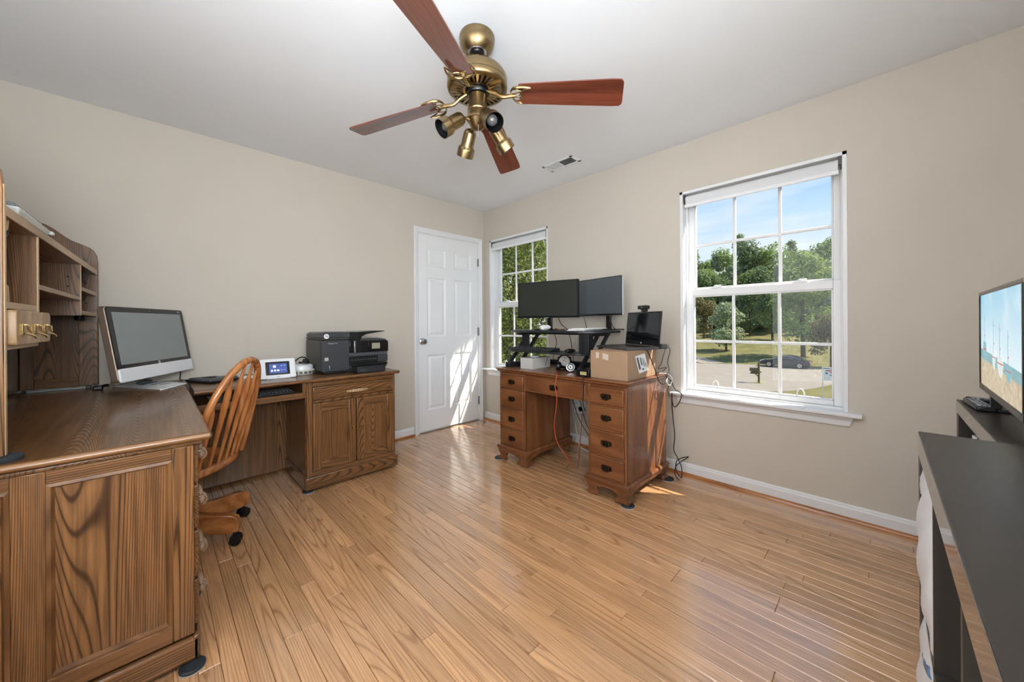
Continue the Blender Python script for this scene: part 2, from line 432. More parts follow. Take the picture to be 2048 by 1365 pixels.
# closet door, six panels
d1 = struct('door_1', (-0.481, 0, 0), label='white six panel closet door with a satin knob')
x0, x1, zt = DX0 + 0.006, DX1 - 0.004, DZ - 0.006
slab = MB(); yf, yb = 0.006, 0.04   # front face 6 mm behind the wall plane
cols = ((-0.770, -0.537), (-0.427, -0.192))
rows = ((0.225, 0.80), (0.985, 1.605), (1.72, 1.915))
# stiles and rails
slab.box(x0, x1, yf + 0.012, yb, 0.014, zt)
slab.box(x0, cols[0][0], yf, yf + 0.012, 0.014, zt).box(cols[0][1], cols[1][0], yf, yf + 0.012, 0.014, zt).box(cols[1][1], x1, yf, yf + 0.012, 0.014, zt)
rz_ = [0.014, rows[0][0], rows[0][1], rows[1][0], rows[1][1], rows[2][0], rows[2][1], zt]
for a, b in cols:
    for k in (0, 2, 4, 6): slab.box(a, b, yf, yf + 0.012, rz_[k], rz_[k + 1])
obj('slab', slab, DOORW, d1, smooth=0)
for a, b in cols:
    for z0, z1 in rows:
        m = MB()
        q = lambda i, y: [(a + i, y, z0 + i), (b - i, y, z0 + i), (b - i, y, z1 - i), (a + i, y, z1 - i)]
        # sloped moulding down then raised field
        m.add(q(0, yf) + q(0.016, yf + 0.011) + q(0.022, yf + 0.011) + q(0.045, yf + 0.002),
              [(i + 4 * k, (i + 1) % 4 + 4 * k, (i + 1) % 4 + 4 * k + 4, i + 4 * k + 4) for k in range(3) for i in range(4)] + [(12, 13, 14, 15)])
        obj('door_panel', m, DOORW, d1, smooth=0, recalc=False)
kn = MB(); Mk = Matrix.Translation((-0.826, yf, 0.942)) @ Matrix.Rotation(PI / 2, 4, 'X')
kn.lathe([(0, 0), (0.033, 0), (0.033, 0.004), (0.028, 0.009), (0.013, 0.012), (0.012, 0.028), (0.02, 0.034), (0.0275, 0.044), (0.0275, 0.054), (0.02, 0.062), (0.008, 0.064), (0, 0.064)], 24, Mk)
obj('knob', kn, SILVER, d1, smooth=35)
for z in (0.23, 1.03, 1.83):
    h = MB().box(x1 - 0.004, x1 + 0.008, -0.006, 0.012, z - 0.045, z + 0.045); h.cyl((x1 + 0.002, -0.008, z), (0, 0, 1), 0.006, 0.094, 10)
    obj('hinge', h, GREYP, d1)
t1 = struct('trim_1', (-0.47, 0, 0), label='white moulded casing around the closet door')
def casing(poly_pts, name):
    obj(name, poly_pts, TRIM, t1, smooth=0)
cp = [(0, 0), (0.052, 0), (0.052, -0.016), (0.04, -0.02), (0.03, -0.014), (0.012, -0.012), (0.006, -0.008), (0, -0.006)]   # width from inner edge, depth
L_ = MB(); xo = DX0 - 0.052
def vcas(mb, inner, sign):
    P = [(inner + sign * u, v) for u, v in cp]
    n = len(P)
    zt2 = lambda u: DZ + abs(u - inner)
    mb.add([(p[0], p[1], 0) for p in P] + [(p[0], p[1], zt2(p[0])) for p in P], [tuple(range(n)), tuple(range(2 * n - 1, n - 1, -1))] + [(i, (i + 1) % n, (i + 1) % n + n, i + n) for i in range(n)])
vcas(L_, DX0, -1); casing(L_, 'casing_side')
L_ = MB(); vcas(L_, DX1, 1); casing(L_, 'casing_side')
L_ = MB(); n = len(cp)
L_.add([(DX0 - u, v, DZ + u) for u, v in cp] + [(DX1 + u, v, DZ + u) for u, v in cp], [tuple(range(n)), tuple(range(2 * n - 1, n - 1, -1))] + [(i, (i + 1) % n, (i + 1) % n + n, i + n) for i in range(n)])
casing(L_, 'casing_head')
stop = MB().box(DX0 - .001, DX0 + 0.005, 0.002, 0.1, 0, DZ).box(DX1 - 0.004, DX1 + .001, 0.002, 0.1, 0, DZ).box(DX0, DX1, 0.002, 0.1, DZ - 0.005, DZ + .001)
obj('jamb', stop, TRIM, t1)

# windows
def window(name, Y, label):
    y0, y1 = Y; w = struct(name, (0.08, (y0 + y1) / 2, WZ0), label=label)
    # jamb liner
    j = MB()
    for a, b in ((y0, y0 + 0.022), (y1 - 0.022, y1)):
        j.box(0.0005, 0.165, a, b, WZ0, WZ1)
    j.box(0.0005, 0.165, y0, y1, WZ1 - 0.022, WZ1).box(0.06, 0.165, y0, y1, WZ0 - 0.01, WZ0 + 0.013)
    # tracks
    for a, b in ((y0 + 0.022, y0 + 0.034), (y1 - 0.034, y1 - 0.022)):
        j.box(0.066, 0.076, a, b, WZ0 + .014, WZ1 - .022).box(0.104, 0.112, a, b, WZ0 + .014, WZ1 - .022).box(0.142, 0.152, a, b, WZ0 + .014, WZ1 - .022)
    obj('frame', j, VINYL, w, bevel=0.002, seg=1)
    def sash(nm, x0, x1, z0, z1, bot, top):
        s = MB(); a, b = y0 + 0.026, y1 - 0.026; st = 0.042
        s.box(x0, x1, a, a + st, z0, z1).box(x0, x1, b - st, b, z0, z1).box(x0, x1, a + st, b - st, z0, z0 + bot).box(x0, x1, a + st, b - st, z1 - top, z1)
        so = obj(nm, s, VINYL, w, bevel=0.003, seg=1)
        ga, gb, gz0, gz1 = a + st, b - st, z0 + bot, z1 - top; xm = (x0 + x1) / 2
        bead = MB()
        for (p, q, r_, t) in ((ga, ga + .008, gz0, gz1), (gb - .008, gb, gz0, gz1)): bead.box(xm - .013, xm + .013, p, q, r_, t)
        bead.box(xm - .013, xm + .013, ga, gb, gz0, gz0 + .008).box(xm - .013, xm + .013, ga, gb, gz1 - .008, gz1)
        obj('glazing_bead', bead, VINYL, so, bevel=0.002, seg=1)
        dy = (gb - ga) / 3; zm = (gz0 + gz1) / 2
        for k in (1, 2):
            yy = ga + dy * k; obj('muntin', MB().box(xm - .007, xm + .007, yy - .0095, yy + .0095, gz0, gz1), VINYL, so, bevel=0.003, seg=1)
        obj('muntin', MB().box(xm - .0065, xm + .0065, ga, gb, zm - .0095, zm + .0095), VINYL, so, bevel=0.003, seg=1)
        for k in range(3):
            for (q, t) in ((gz0, zm - .009), (zm + .009, gz1)):
                a_, b_ = ga + dy * k + (.009 if k else 0), ga + dy * (k + 1) - (.009 if k < 2 else 0)
                obj('pane', MB().add([(xm, a_, q), (xm, b_, q), (xm, b_, t), (xm, a_, t)], [(0, 1, 2, 3)]), GLASS, so, smooth=0, recalc=False)
        return so
    lo = sash('lower_sash', 0.07, 0.102, WZ0 + 0.0135, 1.362, 0.032, 0.05)
    up = sash('upper_sash', 0.108, 0.140, 1.325, WZ1 - 0.022, 0.045, 0.05)
    for f in (0.24, 0.76):
        yy = y0 + (y1 - y0) * f
        k = MB().box(0.072, 0.104, yy - 0.035, yy + 0.035, 1.362, 1.372); k.lathe([(0.016, 0), (0.016, 0.008), (0.01, 0.014), (0, 0.014)], 14, Matrix.Translation((0.088, yy, 1.372)))
        k.box(0.08, 0.094, yy - 0.03, yy + 0.01, 1.378, 1.386)
        obj('sash_lock', k, VINYL, w, bevel=0.002)
        pts = [(0.069, yy - .022, WZ0 + .052), (0.06, yy - .018, WZ0 + .06), (0.058, yy - .014, WZ0 + .085), (0.058, yy, WZ0 + .098), (0.058, yy + .014, WZ0 + .085), (0.06, yy + .018, WZ0 + .06), (0.069, yy + .022, WZ0 + .052)]
        obj('lift_loop', MB().tube(spline(pts, 3), 0.0035, 6), VINYL, w)
    # stool and apron
    st = MB(); nose = [(-0.056, WZ0 - 0.016), (-0.05, WZ0 - 0.021), (0.066, WZ0 - 0.021), (0.066, WZ0), (-0.05, WZ0), (-0.056, WZ0 - 0.005)]
    hl = 0.06 if y1 < -1 else 0.085
    n = len(nose); A = y0 - 0.055; B = min(y1 + hl, -0.001)
    prof_in = [(p[0], p[1]) for p in nose]
    st.prism([(min(p[0], -0.0006), p[1]) for p in nose], 'y', A, B)
    st.prism([(max(p[0], -0.0006), p[1]) for p in nose], 'y', y0 + .0005, y1 - .0005)
    obj('stool', st, TRIM, w, smooth=0)
    ap = [(-0.0006, WZ0 - 0.021), (-0.024, WZ0 - 0.021), (-0.024, WZ0 - 0.034), (-0.016, WZ0 - 0.045), (-0.014, WZ0 - 0.075), (-0.006, WZ0 - 0.083), (-0.0006, WZ0 - 0.083)]
    n = len(ap); A, B = y0 - 0.022, min(y1 + 0.03, -0.002)
    k = lambda z: (WZ0 - 0.021 - z) * 0.55
    a = MB(); a.add([(p[0], A + k(p[1]) * 0.6, p[1]) for p in ap] + [(p[0], B - k(p[1]) * 0.6, p[1]) for p in ap],
                    [tuple(range(n)), tuple(range(2 * n - 1, n - 1, -1))] + [(i, (i + 1) % n, (i + 1) % n + n, i + n) for i in range(n)])
    obj('apron', a, TRIM, w, smooth=0)
    return w
window('window_1', W1, 'large white double-hung window looking onto the street')
window('window_2', W2, 'white double-hung window beside the closet door')
def shade(Y, label):
    y0, y1 = Y[0] + 0.024, Y[1] - 0.024; zc = WZ1 - 0.022 - 0.036
    t = thing('roller_shade', label, 'window shade', (0.035, (y0 + y1) / 2, zc))
    r = MB(); prof = [(0.026 * (1 + 0.012 * a), a) for a in range(0)]
    spiral = [(0.035 + 0.026 * math.cos(th), zc + 0.026 * math.sin(th)) for th in [2 * PI * k / 22 for k in range(22)]]
    r.prism(spiral, 'y', y0 + 0.014, y1 - 0.014); obj('roll', r, plain('shade_fabric', srgb(222, 222, 224), 0.8), t, smooth=50)
    f = MB().box(0.0085, 0.010, y0 + 0.016, y1 - 0.016, zc - 0.042, zc); obj('fabric', f, MATS['shade_fabric'], t)
    hb = MB().prism(rrect(0.003, 0.017, zc - 0.064, zc - 0.04, 0.005, 3), 'y', y0 + 0.012, y1 - 0.012); obj('hem_bar', hb, plain('shade_hem', srgb(240, 240, 242), 0.6), t, smooth=60)
    for a, b in ((y0 - .001, y0 + 0.01), (y1 - 0.01, y1 + .001)):
        m = MB().box(0.008, 0.062, a, b, zc - 0.012, zc + 0.035).box(0.012, 0.05, a + .002, b - .002, zc - 0.03, zc - 0.012)
        obj('bracket', m, plain('bracket_metal', srgb(96, 94, 92), 0.45, metal=0.6), t, bevel=0.002)
shade(W1, 'rolled-up white roller shade at the top of the large window')
shade(W2, 'rolled-up white roller shade at the top of the window beside the closet door')

# ceiling register
v = thing('ceiling_vent', 'white louvred air vent in the ceiling near the window wall', 'vent', (-0.378, -1.443, H))
vx0, vx1, vy0, vy1 = -0.447, -0.311, -1.593, -1.293
fr = MB(); zb = H - 0.007
fr.box(vx0, vx1, vy0, vy0 + .022, zb, H - .0003).box(vx0, vx1, vy1 - .022, vy1, zb, H - .0003).box(vx0, vx0 + .02, vy0, vy1, zb, H - .0003).box(vx1 - .02, vx1, vy0, vy1, zb, H - .0003).box(vx0, vx1, -1.446, -1.440, zb, H - .0003)
obj('frame', fr, TRIM, v, bevel=0.0015)
obj('duct', MB().box(vx0 + .018, vx1 - .018, vy0 + .02, vy1 - .02, H - .0012, H - .0004), plain('duct_dark', srgb(60, 60, 62), 0.8), v)
for half, (a, b, s) in enumerate(((vy0 + .022, -1.446, -1), (-1.440, vy1 - .022, 1))):
    for k in range(9):
        yy = a + (b - a) * (k + 0.5) / 9
        wv_ = .0042 if half == 0 else .0024
        l = MB().frustum([(vx0 + .02, yy - .004, zb + .0055), (vx1 - .02, yy - .004, zb + .0055), (vx1 - .02, yy - .003, zb + .0055), (vx0 + .02, yy - .003, zb + .0055)],
                         [(vx0 + .02, yy - .004 + s * wv_, zb + .0005), (vx1 - .02, yy - .004 + s * wv_, zb + .0005), (vx1 - .02, yy - .003 + s * wv_, zb + .0005), (vx0 + .02, yy - .003 + s * wv_, zb + .0005)])
        obj('louvre', l, TRIM, v, smooth=0)

# ------------------------------------------------------------------ helpers for cabinet work
def slider(x, y, label, r=0.035, group='felt furniture sliders'):
    m = MB().lathe([(0, 0.0), (r, 0.0), (r, 0.004), (r - .001, 0.0045)], 24, Matrix.Translation((x, y, 0.0)))
    t = thing('furniture_slider', label, 'furniture slider', (x, y, 0), group=group)
    obj('felt_base', m, plain('slider_grey', srgb(170, 170, 172), 0.8), t)
    obj('rubber_cup', MB().lathe([(r - .0005, 0.0045), (r, 0.010), (r - .003, 0.014), (r - .007, 0.0125), (0, 0.0125)], 24, Matrix.Translation((x, y, 0))), plain('slider_blue_black', srgb(38, 44, 50), 0.6), t)
    return t
def carved_pull(parent, c, n, u, w=0.085, mat=None, rr=0.0135, pr=1.0):
    """carved leaf pull: c centre on the face, n outward normal, u direction along the pull (both unit)"""
    n, u = Vector(n), Vector(u); up = n.cross(u)
    m = MB(); K = 9
    for i in range(K):
        f = i / (K - 1) * 2 - 1
        r = rr * (1 - 0.45 * abs(f) ** 1.8) * (1 + 0.06 * (-1) ** i)
        p = Vector(c) + u * (f * w / 2) + n * (0.014 + 0.012 * (1 - f * f))
        M = Matrix.Identity(4)
        for a in range(3): M[a][0], M[a][1], M[a][2], M[a][3] = u[a] * w / K * 0.95, n[a] * min(r, 0.015) * 0.8 * pr, up[a] * r, p[a]
        e_ = MB().ell((0, 0, 0), 1, 1, 1, 10, 6); e_.xf(M); m.add(e_.v, e_.f)
    for s in (-1, 1):
        m.tube([Vector(c) + u * (s * w * 0.36), Vector(c) + u * (s * w * 0.36) + n * 0.018], 0.007, 8)
    return obj('pull', m, mat or oakedge('x'), parent, smooth=50)
def frame_of(parent, name, axis, plane, out, u0, u1, z0, z1, sl, sr, st, sb, th, ax_h, mat=oak, bevel=0.003):
    """stiles and rails; 'axis' is the horizontal axis the frame runs along, plane the back plane, out +-1 the outward normal sign"""
    def bx(a, b, c, d):
        p, q = sorted((plane, plane + out * th))
        return MB().box(a, b, p, q, c, d) if axis == 'x' else MB().box(p, q, a, b, c, d)
    obj(name + 'stile', bx(u0, u0 + sl, z0, z1), mat('z'), parent, bevel=bevel)
    obj(name + 'stile', bx(u1 - sr, u1, z0, z1), mat('z'), parent, bevel=bevel)
    obj(name + 'rail', bx(u0 + sl, u1 - sr, z1 - st, z1), mat(axis), parent, bevel=bevel)
    obj(name + 'rail', bx(u0 + sl, u1 - sr, z0, z0 + sb), mat(axis), parent, bevel=bevel)
def moulding(parent, axis, plane, out, u0, u1, z0, z1, w=0.014, h=0.008, mat=oak, name='moulding'):
    """sloped moulding ring inside a frame"""
    def P(u, z, d): return (u, plane + out * d, z) if axis == 'x' else (plane + out * d, u, z)
    m = MB()
    o_ = [(u0, z0), (u1, z0), (u1, z1), (u0, z1)]; i_ = [(u0 + w, z0 + w), (u1 - w, z0 + w), (u1 - w, z1 - w), (u0 + w, z1 - w)]
    mid = [(u0 + w * .55, z0 + w * .55), (u1 - w * .55, z0 + w * .55), (u1 - w * .55, z1 - w * .55), (u0 + w * .55, z1 - w * .55)]
    vs = [P(*q, h) for q in o_] + [P(*q, h * 1.15) for q in mid] + [P(*q, 0) for q in i_]
    m.add(vs, [(k * 4 + i, k * 4 + (i + 1) % 4, k * 4 + 4 + (i + 1) % 4, k * 4 + 4 + i) for k in range(2) for i in range(4)])
    return obj(name, m, oakmould('z'), parent, smooth=0, recalc=False)

# ------------------------------------------------------------------ oak desk along the west wall
dk = thing('oak_desk', 'dark oak pedestal desk with framed side panel, carrying the tall hutch', 'desk', (-3.03, -1.2, 0))
dx0, dx1, dy0, dy1 = -3.405, -2.645, -1.707, -0.012
top = MB(); ed = [(0, 0.736), (0.006, 0.738), (0.011, 0.744), (0.011, 0.752), (0.006, 0.758), (0, 0.760)]
top.prism([(dx0, 0.736)] + [(dx1 - 0.011 + a, z) for a, z in ed] + [(dx0, 0.76)], 'y', dy0 + 0.011, dy1)
obj('desktop', top, oak('y'), dk, smooth=50)
obj('edge_band', MB().prism([(dy0 + 0.011, 0.76)] + [(dy0 + 0.011 - a, z) for a, z in ed[::-1]] + [(dy0 + 0.011, 0.736)], 'x', dx0, dx1 - 0.006), oak('x'), dk, smooth=50)
obj('cove', MB().box(dx0, dx1 - 0.022, dy0 + 0.02, dy1, 0.722, 0.736), oak('y'), dk, bevel=0.005)
bx0, bx1, by0, by1 = -3.395, -2.692, -1.685, -1.245
obj('carcass', MB().box(bx0, bx1 - 0.002, by0 + 0.012, by1, 0.09, 0.722), oak('z'), dk)
# near side: three stiles, rails and two panels
z0, z1 = 0.095, 0.722
for a, b in ((-2.745, bx1), (-3.057, -2.998), (-3.395, -3.33)):
    obj('stile', MB().box(a, b, by0, by0 + 0.014, z0, z1), oak('z'), dk, bevel=0.003)
for a, b in ((-2.998, -2.745), (-3.33, -3.057)):
    obj('rail', MB().box(a, b, by0, by0 + 0.014, 0.685, z1), oak('x'), dk, bevel=0.002)
    obj('rail', MB().box(a, b, by0, by0 + 0.014, z0, 0.148), oak('x'), dk, bevel=0.002)
    moulding(dk, 'x', by0 + 0.012, -1, a, b, 0.148, 0.685, 0.016, 0.011)
    obj('side_panel', MB().box(a, b, by0 + 0.0105, by0 + 0.013, 0.148, 0.685), oak('z'), dk, bevel=0.0)
# plinth
obj('plinth', MB().box(bx0, bx1 + 0.012, by0 - 0.012, by0 + 0.01, 0.014, 0.088), oak('x'), dk, bevel=0.006)
obj('plinth', MB().box(bx1 - 0.006, bx1 + 0.014, by0 - 0.012, by1 + 0.01, 0.014, 0.092), oak('y'), dk, bevel=0.006)
# drawers on the front (facing the chair)
for k, (a, b) in enumerate(((0.585, 0.712), (0.43, 0.575), (0.265, 0.42), (0.105, 0.255))):
    dr = obj('drawer_front', MB().box(bx1 - .001, bx1 + 0.014, by0 + 0.03, by1 - 0.02, a, b), oak('y'), dk, bevel=0.004)
    zc = (0.658, 0.49, 0.317, 0.165)[k]
    PW_ = plain('carved_pull_wood', srgb(168, 138, 112), 0.22, coat=0.6, var=0.12, vscale=40)
    pl = MB().ell((bx1 + 0.024, -1.50, zc + .016), .013, .055, .017, 12, 8); pl.ell((bx1 + 0.027, -1.50, zc - .012), .018, .05, .020, 12, 8)
    for yy in (-1.53, -1.47): pl.tube([(bx1 + .012, yy, zc), (bx1 + .03, yy, zc)], .008, 8)
    obj('pull', pl, PW_, dr, smooth=60)
    for yy in (-1.535, -1.52, -1.505): obj('carved_groove', MB().tube([(bx1 + 0.026 + .019 * math.sin(R(a)), yy, zc - .012 + .0195 * math.cos(R(a))) for a in range(20, 161, 20)], .0022, 5), PW_, dr, smooth=60)
# far support and kneehole back
obj('support_panel', MB().box(-3.395, -2.70, -0.50, -0.48, 0.014, 0.722), oak('z'), dk, bevel=0.002)
obj('kneehole_back', MB().box(-3.395, -3.378, by1, -0.50, 0.12, 0.722), oak('z'), dk)
slider(-2.70, -1.71, 'dark round slider under the near corner of the oak desk')
slider(-2.685, -1.30, 'dark round slider under the front of the oak desk, behind the drawer pulls')

# ------------------------------------------------------------------ hutch standing on the desk (slightly turned)
HA, HB = Vector((-3.068, -1.66)), Vector((-3.018, -0.016))
hr = math.atan2((HB - HA).y, (HB - HA).x) - PI / 2
hz = 0.7605
hu = thing('oak_hutch', 'tall dark oak hutch with arched side panels, shelves and cubbyholes standing on the oak desk', 'hutch', (HA.x, HA.y, hz), hr)
Lh = (HB - HA).length; Dh = 0.285
# local frame: +y along the front from the near end, -x towards the wall, front plane x = 0
prof = [(0, 0.014), (0, 0.73), (-0.004, 0.775), (-0.017, 0.806), (-0.032, 0.821), (-0.061, 0.835), (-0.098, 0.852), (-0.129, 0.876), (-0.162, 0.907), (-0.19, 0.928), (-0.216, 0.937), (-0.258, 0.948), (-Dh, 0.95), (-Dh, 0.014)]
def hpanel(y0, y1): return MB().prism(prof, 'y', y0, y1)
obj('side_panel', hpanel(0, 0.02), oak('z'), hu, bevel=0.002, world=False)
obj('side_panel', hpanel(Lh - 0.022, Lh), oak('z'), hu, bevel=0.002, world=False)
obj('panel_edge', MB().box(-0.004, 0.0015, 0.004, 0.0195, 0.016, 0.74), oakedge('z'), hu, bevel=0.001, world=False)
# frame pieces on the inner face of the far panel
obj('inner_stile', MB().box(-0.075, -0.002, Lh - 0.028, Lh - 0.022, 0.014, 0.40), oak('z'), hu, bevel=0.002, world=False)
obj('inner_stile', MB().box(-Dh + .002, -Dh + 0.05, Lh - 0.028, Lh - 0.022, 0.014, 0.40), oak('z'), hu, bevel=0.002, world=False)
obj('inner_rail', MB().box(-Dh + .05, -0.075, Lh - 0.028, Lh - 0.022, 0.014, 0.065), oak('x'), hu, bevel=0.002, world=False)
obj('back_panel', MB().box(-Dh - 0.008, -Dh, 0, Lh, 0.014, 0.95), oak('z'), hu, world=False)
def board(name, y0, y1, za, zb, front=0.0, axis='y', back=-Dh):
    b_ = obj(name, MB().box(back + .0005, front - 0.0035, y0, y1, za, zb), oak(axis), hu, world=False)
    obj('front_edge', MB().box(front - 0.0035, front, y0, y1, za, zb), oakedge(axis), b_, bevel=0.0012, world=False)
    return b_
S = lambda z: z - hz
board('top_shelf', 0.02, Lh - 0.022, S(1.422), S(1.450), -0.002)
board('divider', 0.357, 0.374, S(1.165), S(1.422), -0.004, 'z')
board('divider', 1.122, 1.136, S(1.173), S(1.422), -0.004, 'z')
board('shelf', 0.02, 0.357, S(1.169), S(1.189), -0.006)
board('shelf', 0.374, 1.122, S(1.246), S(1.264), -0.006)
board('shelf', 1.136, Lh - 0.028, S(1.298), S(1.317), -0.006)
board('shelf', 1.136, Lh - 0.028, S(1.178), S(1.198), -0.006)
board('rail', 0.02, 0.357, S(1.055), S(1.085), -0.004, back=-0.02)
# letter slot divider with a scooped front
sc_ = [(-0.2, S(1.189)), (-0.012, S(1.189)), (-0.014, S(1.235)), (-0.05, S(1.29)), (-0.10, S(1.33)), (-0.05, S(1.37)), (-0.014, S(1.395)), (-0.012, S(1.422)), (-0.2, S(1.422))]
obj('letter_divider', MB().prism(sc_, 'y', 0.105, 0.113), oakedge('z'), hu, bevel=0.001, world=False)
for y, z in ((0.25, 1.385), (1.53, 1.405), (1.53, 1.168)):
    obj('puck_light', MB().lathe([(0, -0.026), (0.016, -0.024), (0.02, -0.016), (0.02, 0)], 14, Matrix.Translation((-0.06, y, S(z) + (0.036 if z > 1.38 and z < 1.4 else (0.016 if z > 1.4 else 0.009))))), BLACKP, hu, world=False)
for y, z in ((1.1215, 1.36), (1.1215, 1.315), (Lh - 0.0285, 1.37), (Lh - 0.0285, 1.255)):
    obj('shelf_pin_hole', MB().cyl((-0.045, y, S(z)), (0, 1, 0), 0.004, 0.003, 8), DARKHOLE, hu, world=False)
# key rack hung under the left shelf
kr = thing('key_rack', 'light wooden key rack with three blocks and brass hooks under the left hutch shelf', 'key rack', (HA.x, HA.y, hz), hr)
for k, (a, b) in enumerate(((0.03, 0.160), (0.163, 0.275), (0.278, 0.392))):
    kb = obj('block', MB().prism(rrect(a, b, S(1.068), S(1.166), 0.008 if k != 2 else 0.018, 4), 'x', -0.002, 0.016), oakedge('z'), kr, bevel=0.002, world=False)
    yc = (a + b) / 2
    obj('hook_plate', MB().box(0.016, 0.0185, yc - 0.028, yc - 0.012, S(1.095), S(1.128)), BRASS, kb, bevel=0.001, world=False)
    hk = MB().tube(spline([(0.018, yc - 0.012, S(1.124)), (0.024, yc - .010, S(1.123)), (0.026, yc - .006, S(1.108)), (0.028, yc, S(1.104)), (0.026, yc + .006, S(1.108)), (0.025, yc + .010, S(1.122))], 4), 0.003, 7)
    hk.tube(spline([(0.018, yc - 0.010, S(1.100)), (0.027, yc, S(1.096)), (0.032, yc + .01, S(1.092)), (0.034, yc + .018, S(1.086))], 4), 0.003, 7)
    obj('hook', hk, plain('pale_brass', srgb(226, 208, 160), 0.2, metal=1.0), kb, world=False)
# pads the hutch stands on, strip, device and trinket
m = MB().lathe([(0, 0), (0.036, 0), (0.037, 0.008), (0.033, 0.0138), (0, 0.0138)], 24, Matrix.Translation((-3.075, -1.645, hz)))
t = thing('furniture_slider', 'grey and white felt pad under the near foot of the hutch on the desktop', 'furniture slider', (-3.075, -1.645, hz), group='felt furniture sliders')
obj('rubber_cup', m, FELT, t)
t = thing('metal_ruler', 'grey metal bar lying at the foot of the far hutch panel', 'bar', (-3.16, -0.064, 0.7605))
obj('bar', MB().box(-3.275, -3.065, -0.068, -0.056, 0.7605, 0.772), plain('brushed_grey', srgb(150, 150, 148), 0.5, metal=0.3), t, bevel=0.002)
obj('end_cap', MB().box(-3.29, -3.275, -0.07, -0.054, 0.7605, 0.774), BLACKP, t, bevel=0.002)
obj('end_cap', MB().box(-3.065, -3.045, -0.07, -0.054, 0.7605, 0.774), BLACKP, t, bevel=0.002)
t = thing('clamp_clip', 'black plastic clip lying beside the computer base near the hutch', 'clip', (-2.995, -0.20, 0.7605))
m = MB().box(-3.03, -2.99, -0.21, -0.17, 0.7605, 0.785); obj('jaw', m, BLACKP, t, bevel=0.006)
m = MB().tube(spline([(-3.0, -0.2, 0.776), (-2.975, -0.22, 0.786), (-2.955, -0.245, 0.774), (-2.945, -0.26, 0.768)], 4), 0.008, 8, flat=0.5); obj('lever', m, BLACKP, t)
t = thing('desk_telephone_base', 'white and grey vented device tilted on top of the hutch', 'device', (HA.x, HA.y, hz), hr)
dm = MB().frustum([(-0.14, 0.18, S(1.452)), (-0.01, 0.18, S(1.452)), (-0.01, 0.52, S(1.452)), (-0.14, 0.52, S(1.452))], [(-0.15, 0.17, S(1.486)), (-0.004, 0.17, S(1.478)), (-0.004, 0.545, S(1.478)), (-0.15, 0.545, S(1.486))])
obj('body', dm, plain('aged_white_plastic', srgb(206, 208, 202), 0.5), t, bevel=0.006, world=False)
for k in range(13):
    obj('vent_rib', MB().box(-0.12, -0.02, 0.20 + k * 0.024, 0.212 + k * 0.024, S(1.479), S(1.496)), plain('rib_grey', srgb(120, 124, 126), 0.5), t, bevel=0.002, world=False)
obj('corner_cap', MB().box(-0.13, 0.0, 0.545, 0.575, S(1.462), S(1.476)), MATS['aged_white_plastic'], t, bevel=0.004, world=False)
t = thing('brass_trinket', 'tiny brass trinket on the hutch top shelf by the arched panel', 'trinket', (HA.x, HA.y, hz), hr)
m = MB(); 
for a in range(3): m.lathe([(0, 0), (0.012 - .002 * a, 0.002), (0.014 - .002 * a, 0.008), (0.006, 0.012), (0, 0.012)], 10, Matrix.Translation((-0.03 - .012 * a, 0.62 + .03 * a, S(1.4505))))
obj('body', m, BRASS, t, world=False)

# ------------------------------------------------------------------ oak return desk along the north wall
rd = thing('oak_return_desk', 'dark oak desk with keyboard tray and two-door cabinet along the closet door wall', 'desk', (-2.02, -0.33, 0))
tx0, tx1, ty0, ty1 = -2.628, -1.408, -0.645, -0.03
top = MB(); top.prism([(ty0 + 0.011, 0.76)] + [(ty0 + 0.011 - a, z) for a, z in ed[::-1]] + [(ty1, 0.736), (ty1, 0.76)], 'x', tx0, tx1 - 0.011)
top.prism([(tx1 - 0.011 + a, z) for a, z in ed], 'y', ty0 + 0.011, ty1)
obj('desktop', top, oak('x'), rd, smooth=50)
px0, px1, py0, py1 = -2.062, -1.437, -0.606, -0.05
obj('cabinet_body', MB().box(px0 + .002, px1, py0 + 0.018, py1, 0.09, 0.7355), oak('z'), rd)
# face frame
for a, b in ((px0, px0 + 0.034), (px1 - 0.016, px1)): obj('stile', MB().box(a, b, py0, py0 + 0.018, 0.09, 0.7355), oak('z'), rd, bevel=0.002)
for a, b in ((0.588, 0.606), (0.70, 0.708), (0.728, 0.7355), (0.09, 0.128)): obj('rail', MB().box(px0 + .034, px1 - .016, py0, py0 + 0.018, a, b), oak('x'), rd, bevel=0.001)
obj('pull_out_board', MB().box(px0 + .036, px1 - .017, py0 - 0.003, py0 + .017, 0.709, 0.727), oak('x'), rd, bevel=0.004)
dr = obj('drawer_front', MB().box(px0 + .035, px1 - .017, py0 - 0.006, py0 + .016, 0.609, 0.698), oak('x'), rd, bevel=0.006)
obj('drawer_field', MB().box(px0 + .06, px1 - .04, py0 - 0.009, py0 - .005, 0.626, 0.682), oak('x'), dr, bevel=0.003)
carved_pull(dr, (-1.735, py0 - 0.009, 0.645), (0, -1, 0), (1, 0, 0), 0.13, oakedge('x'))
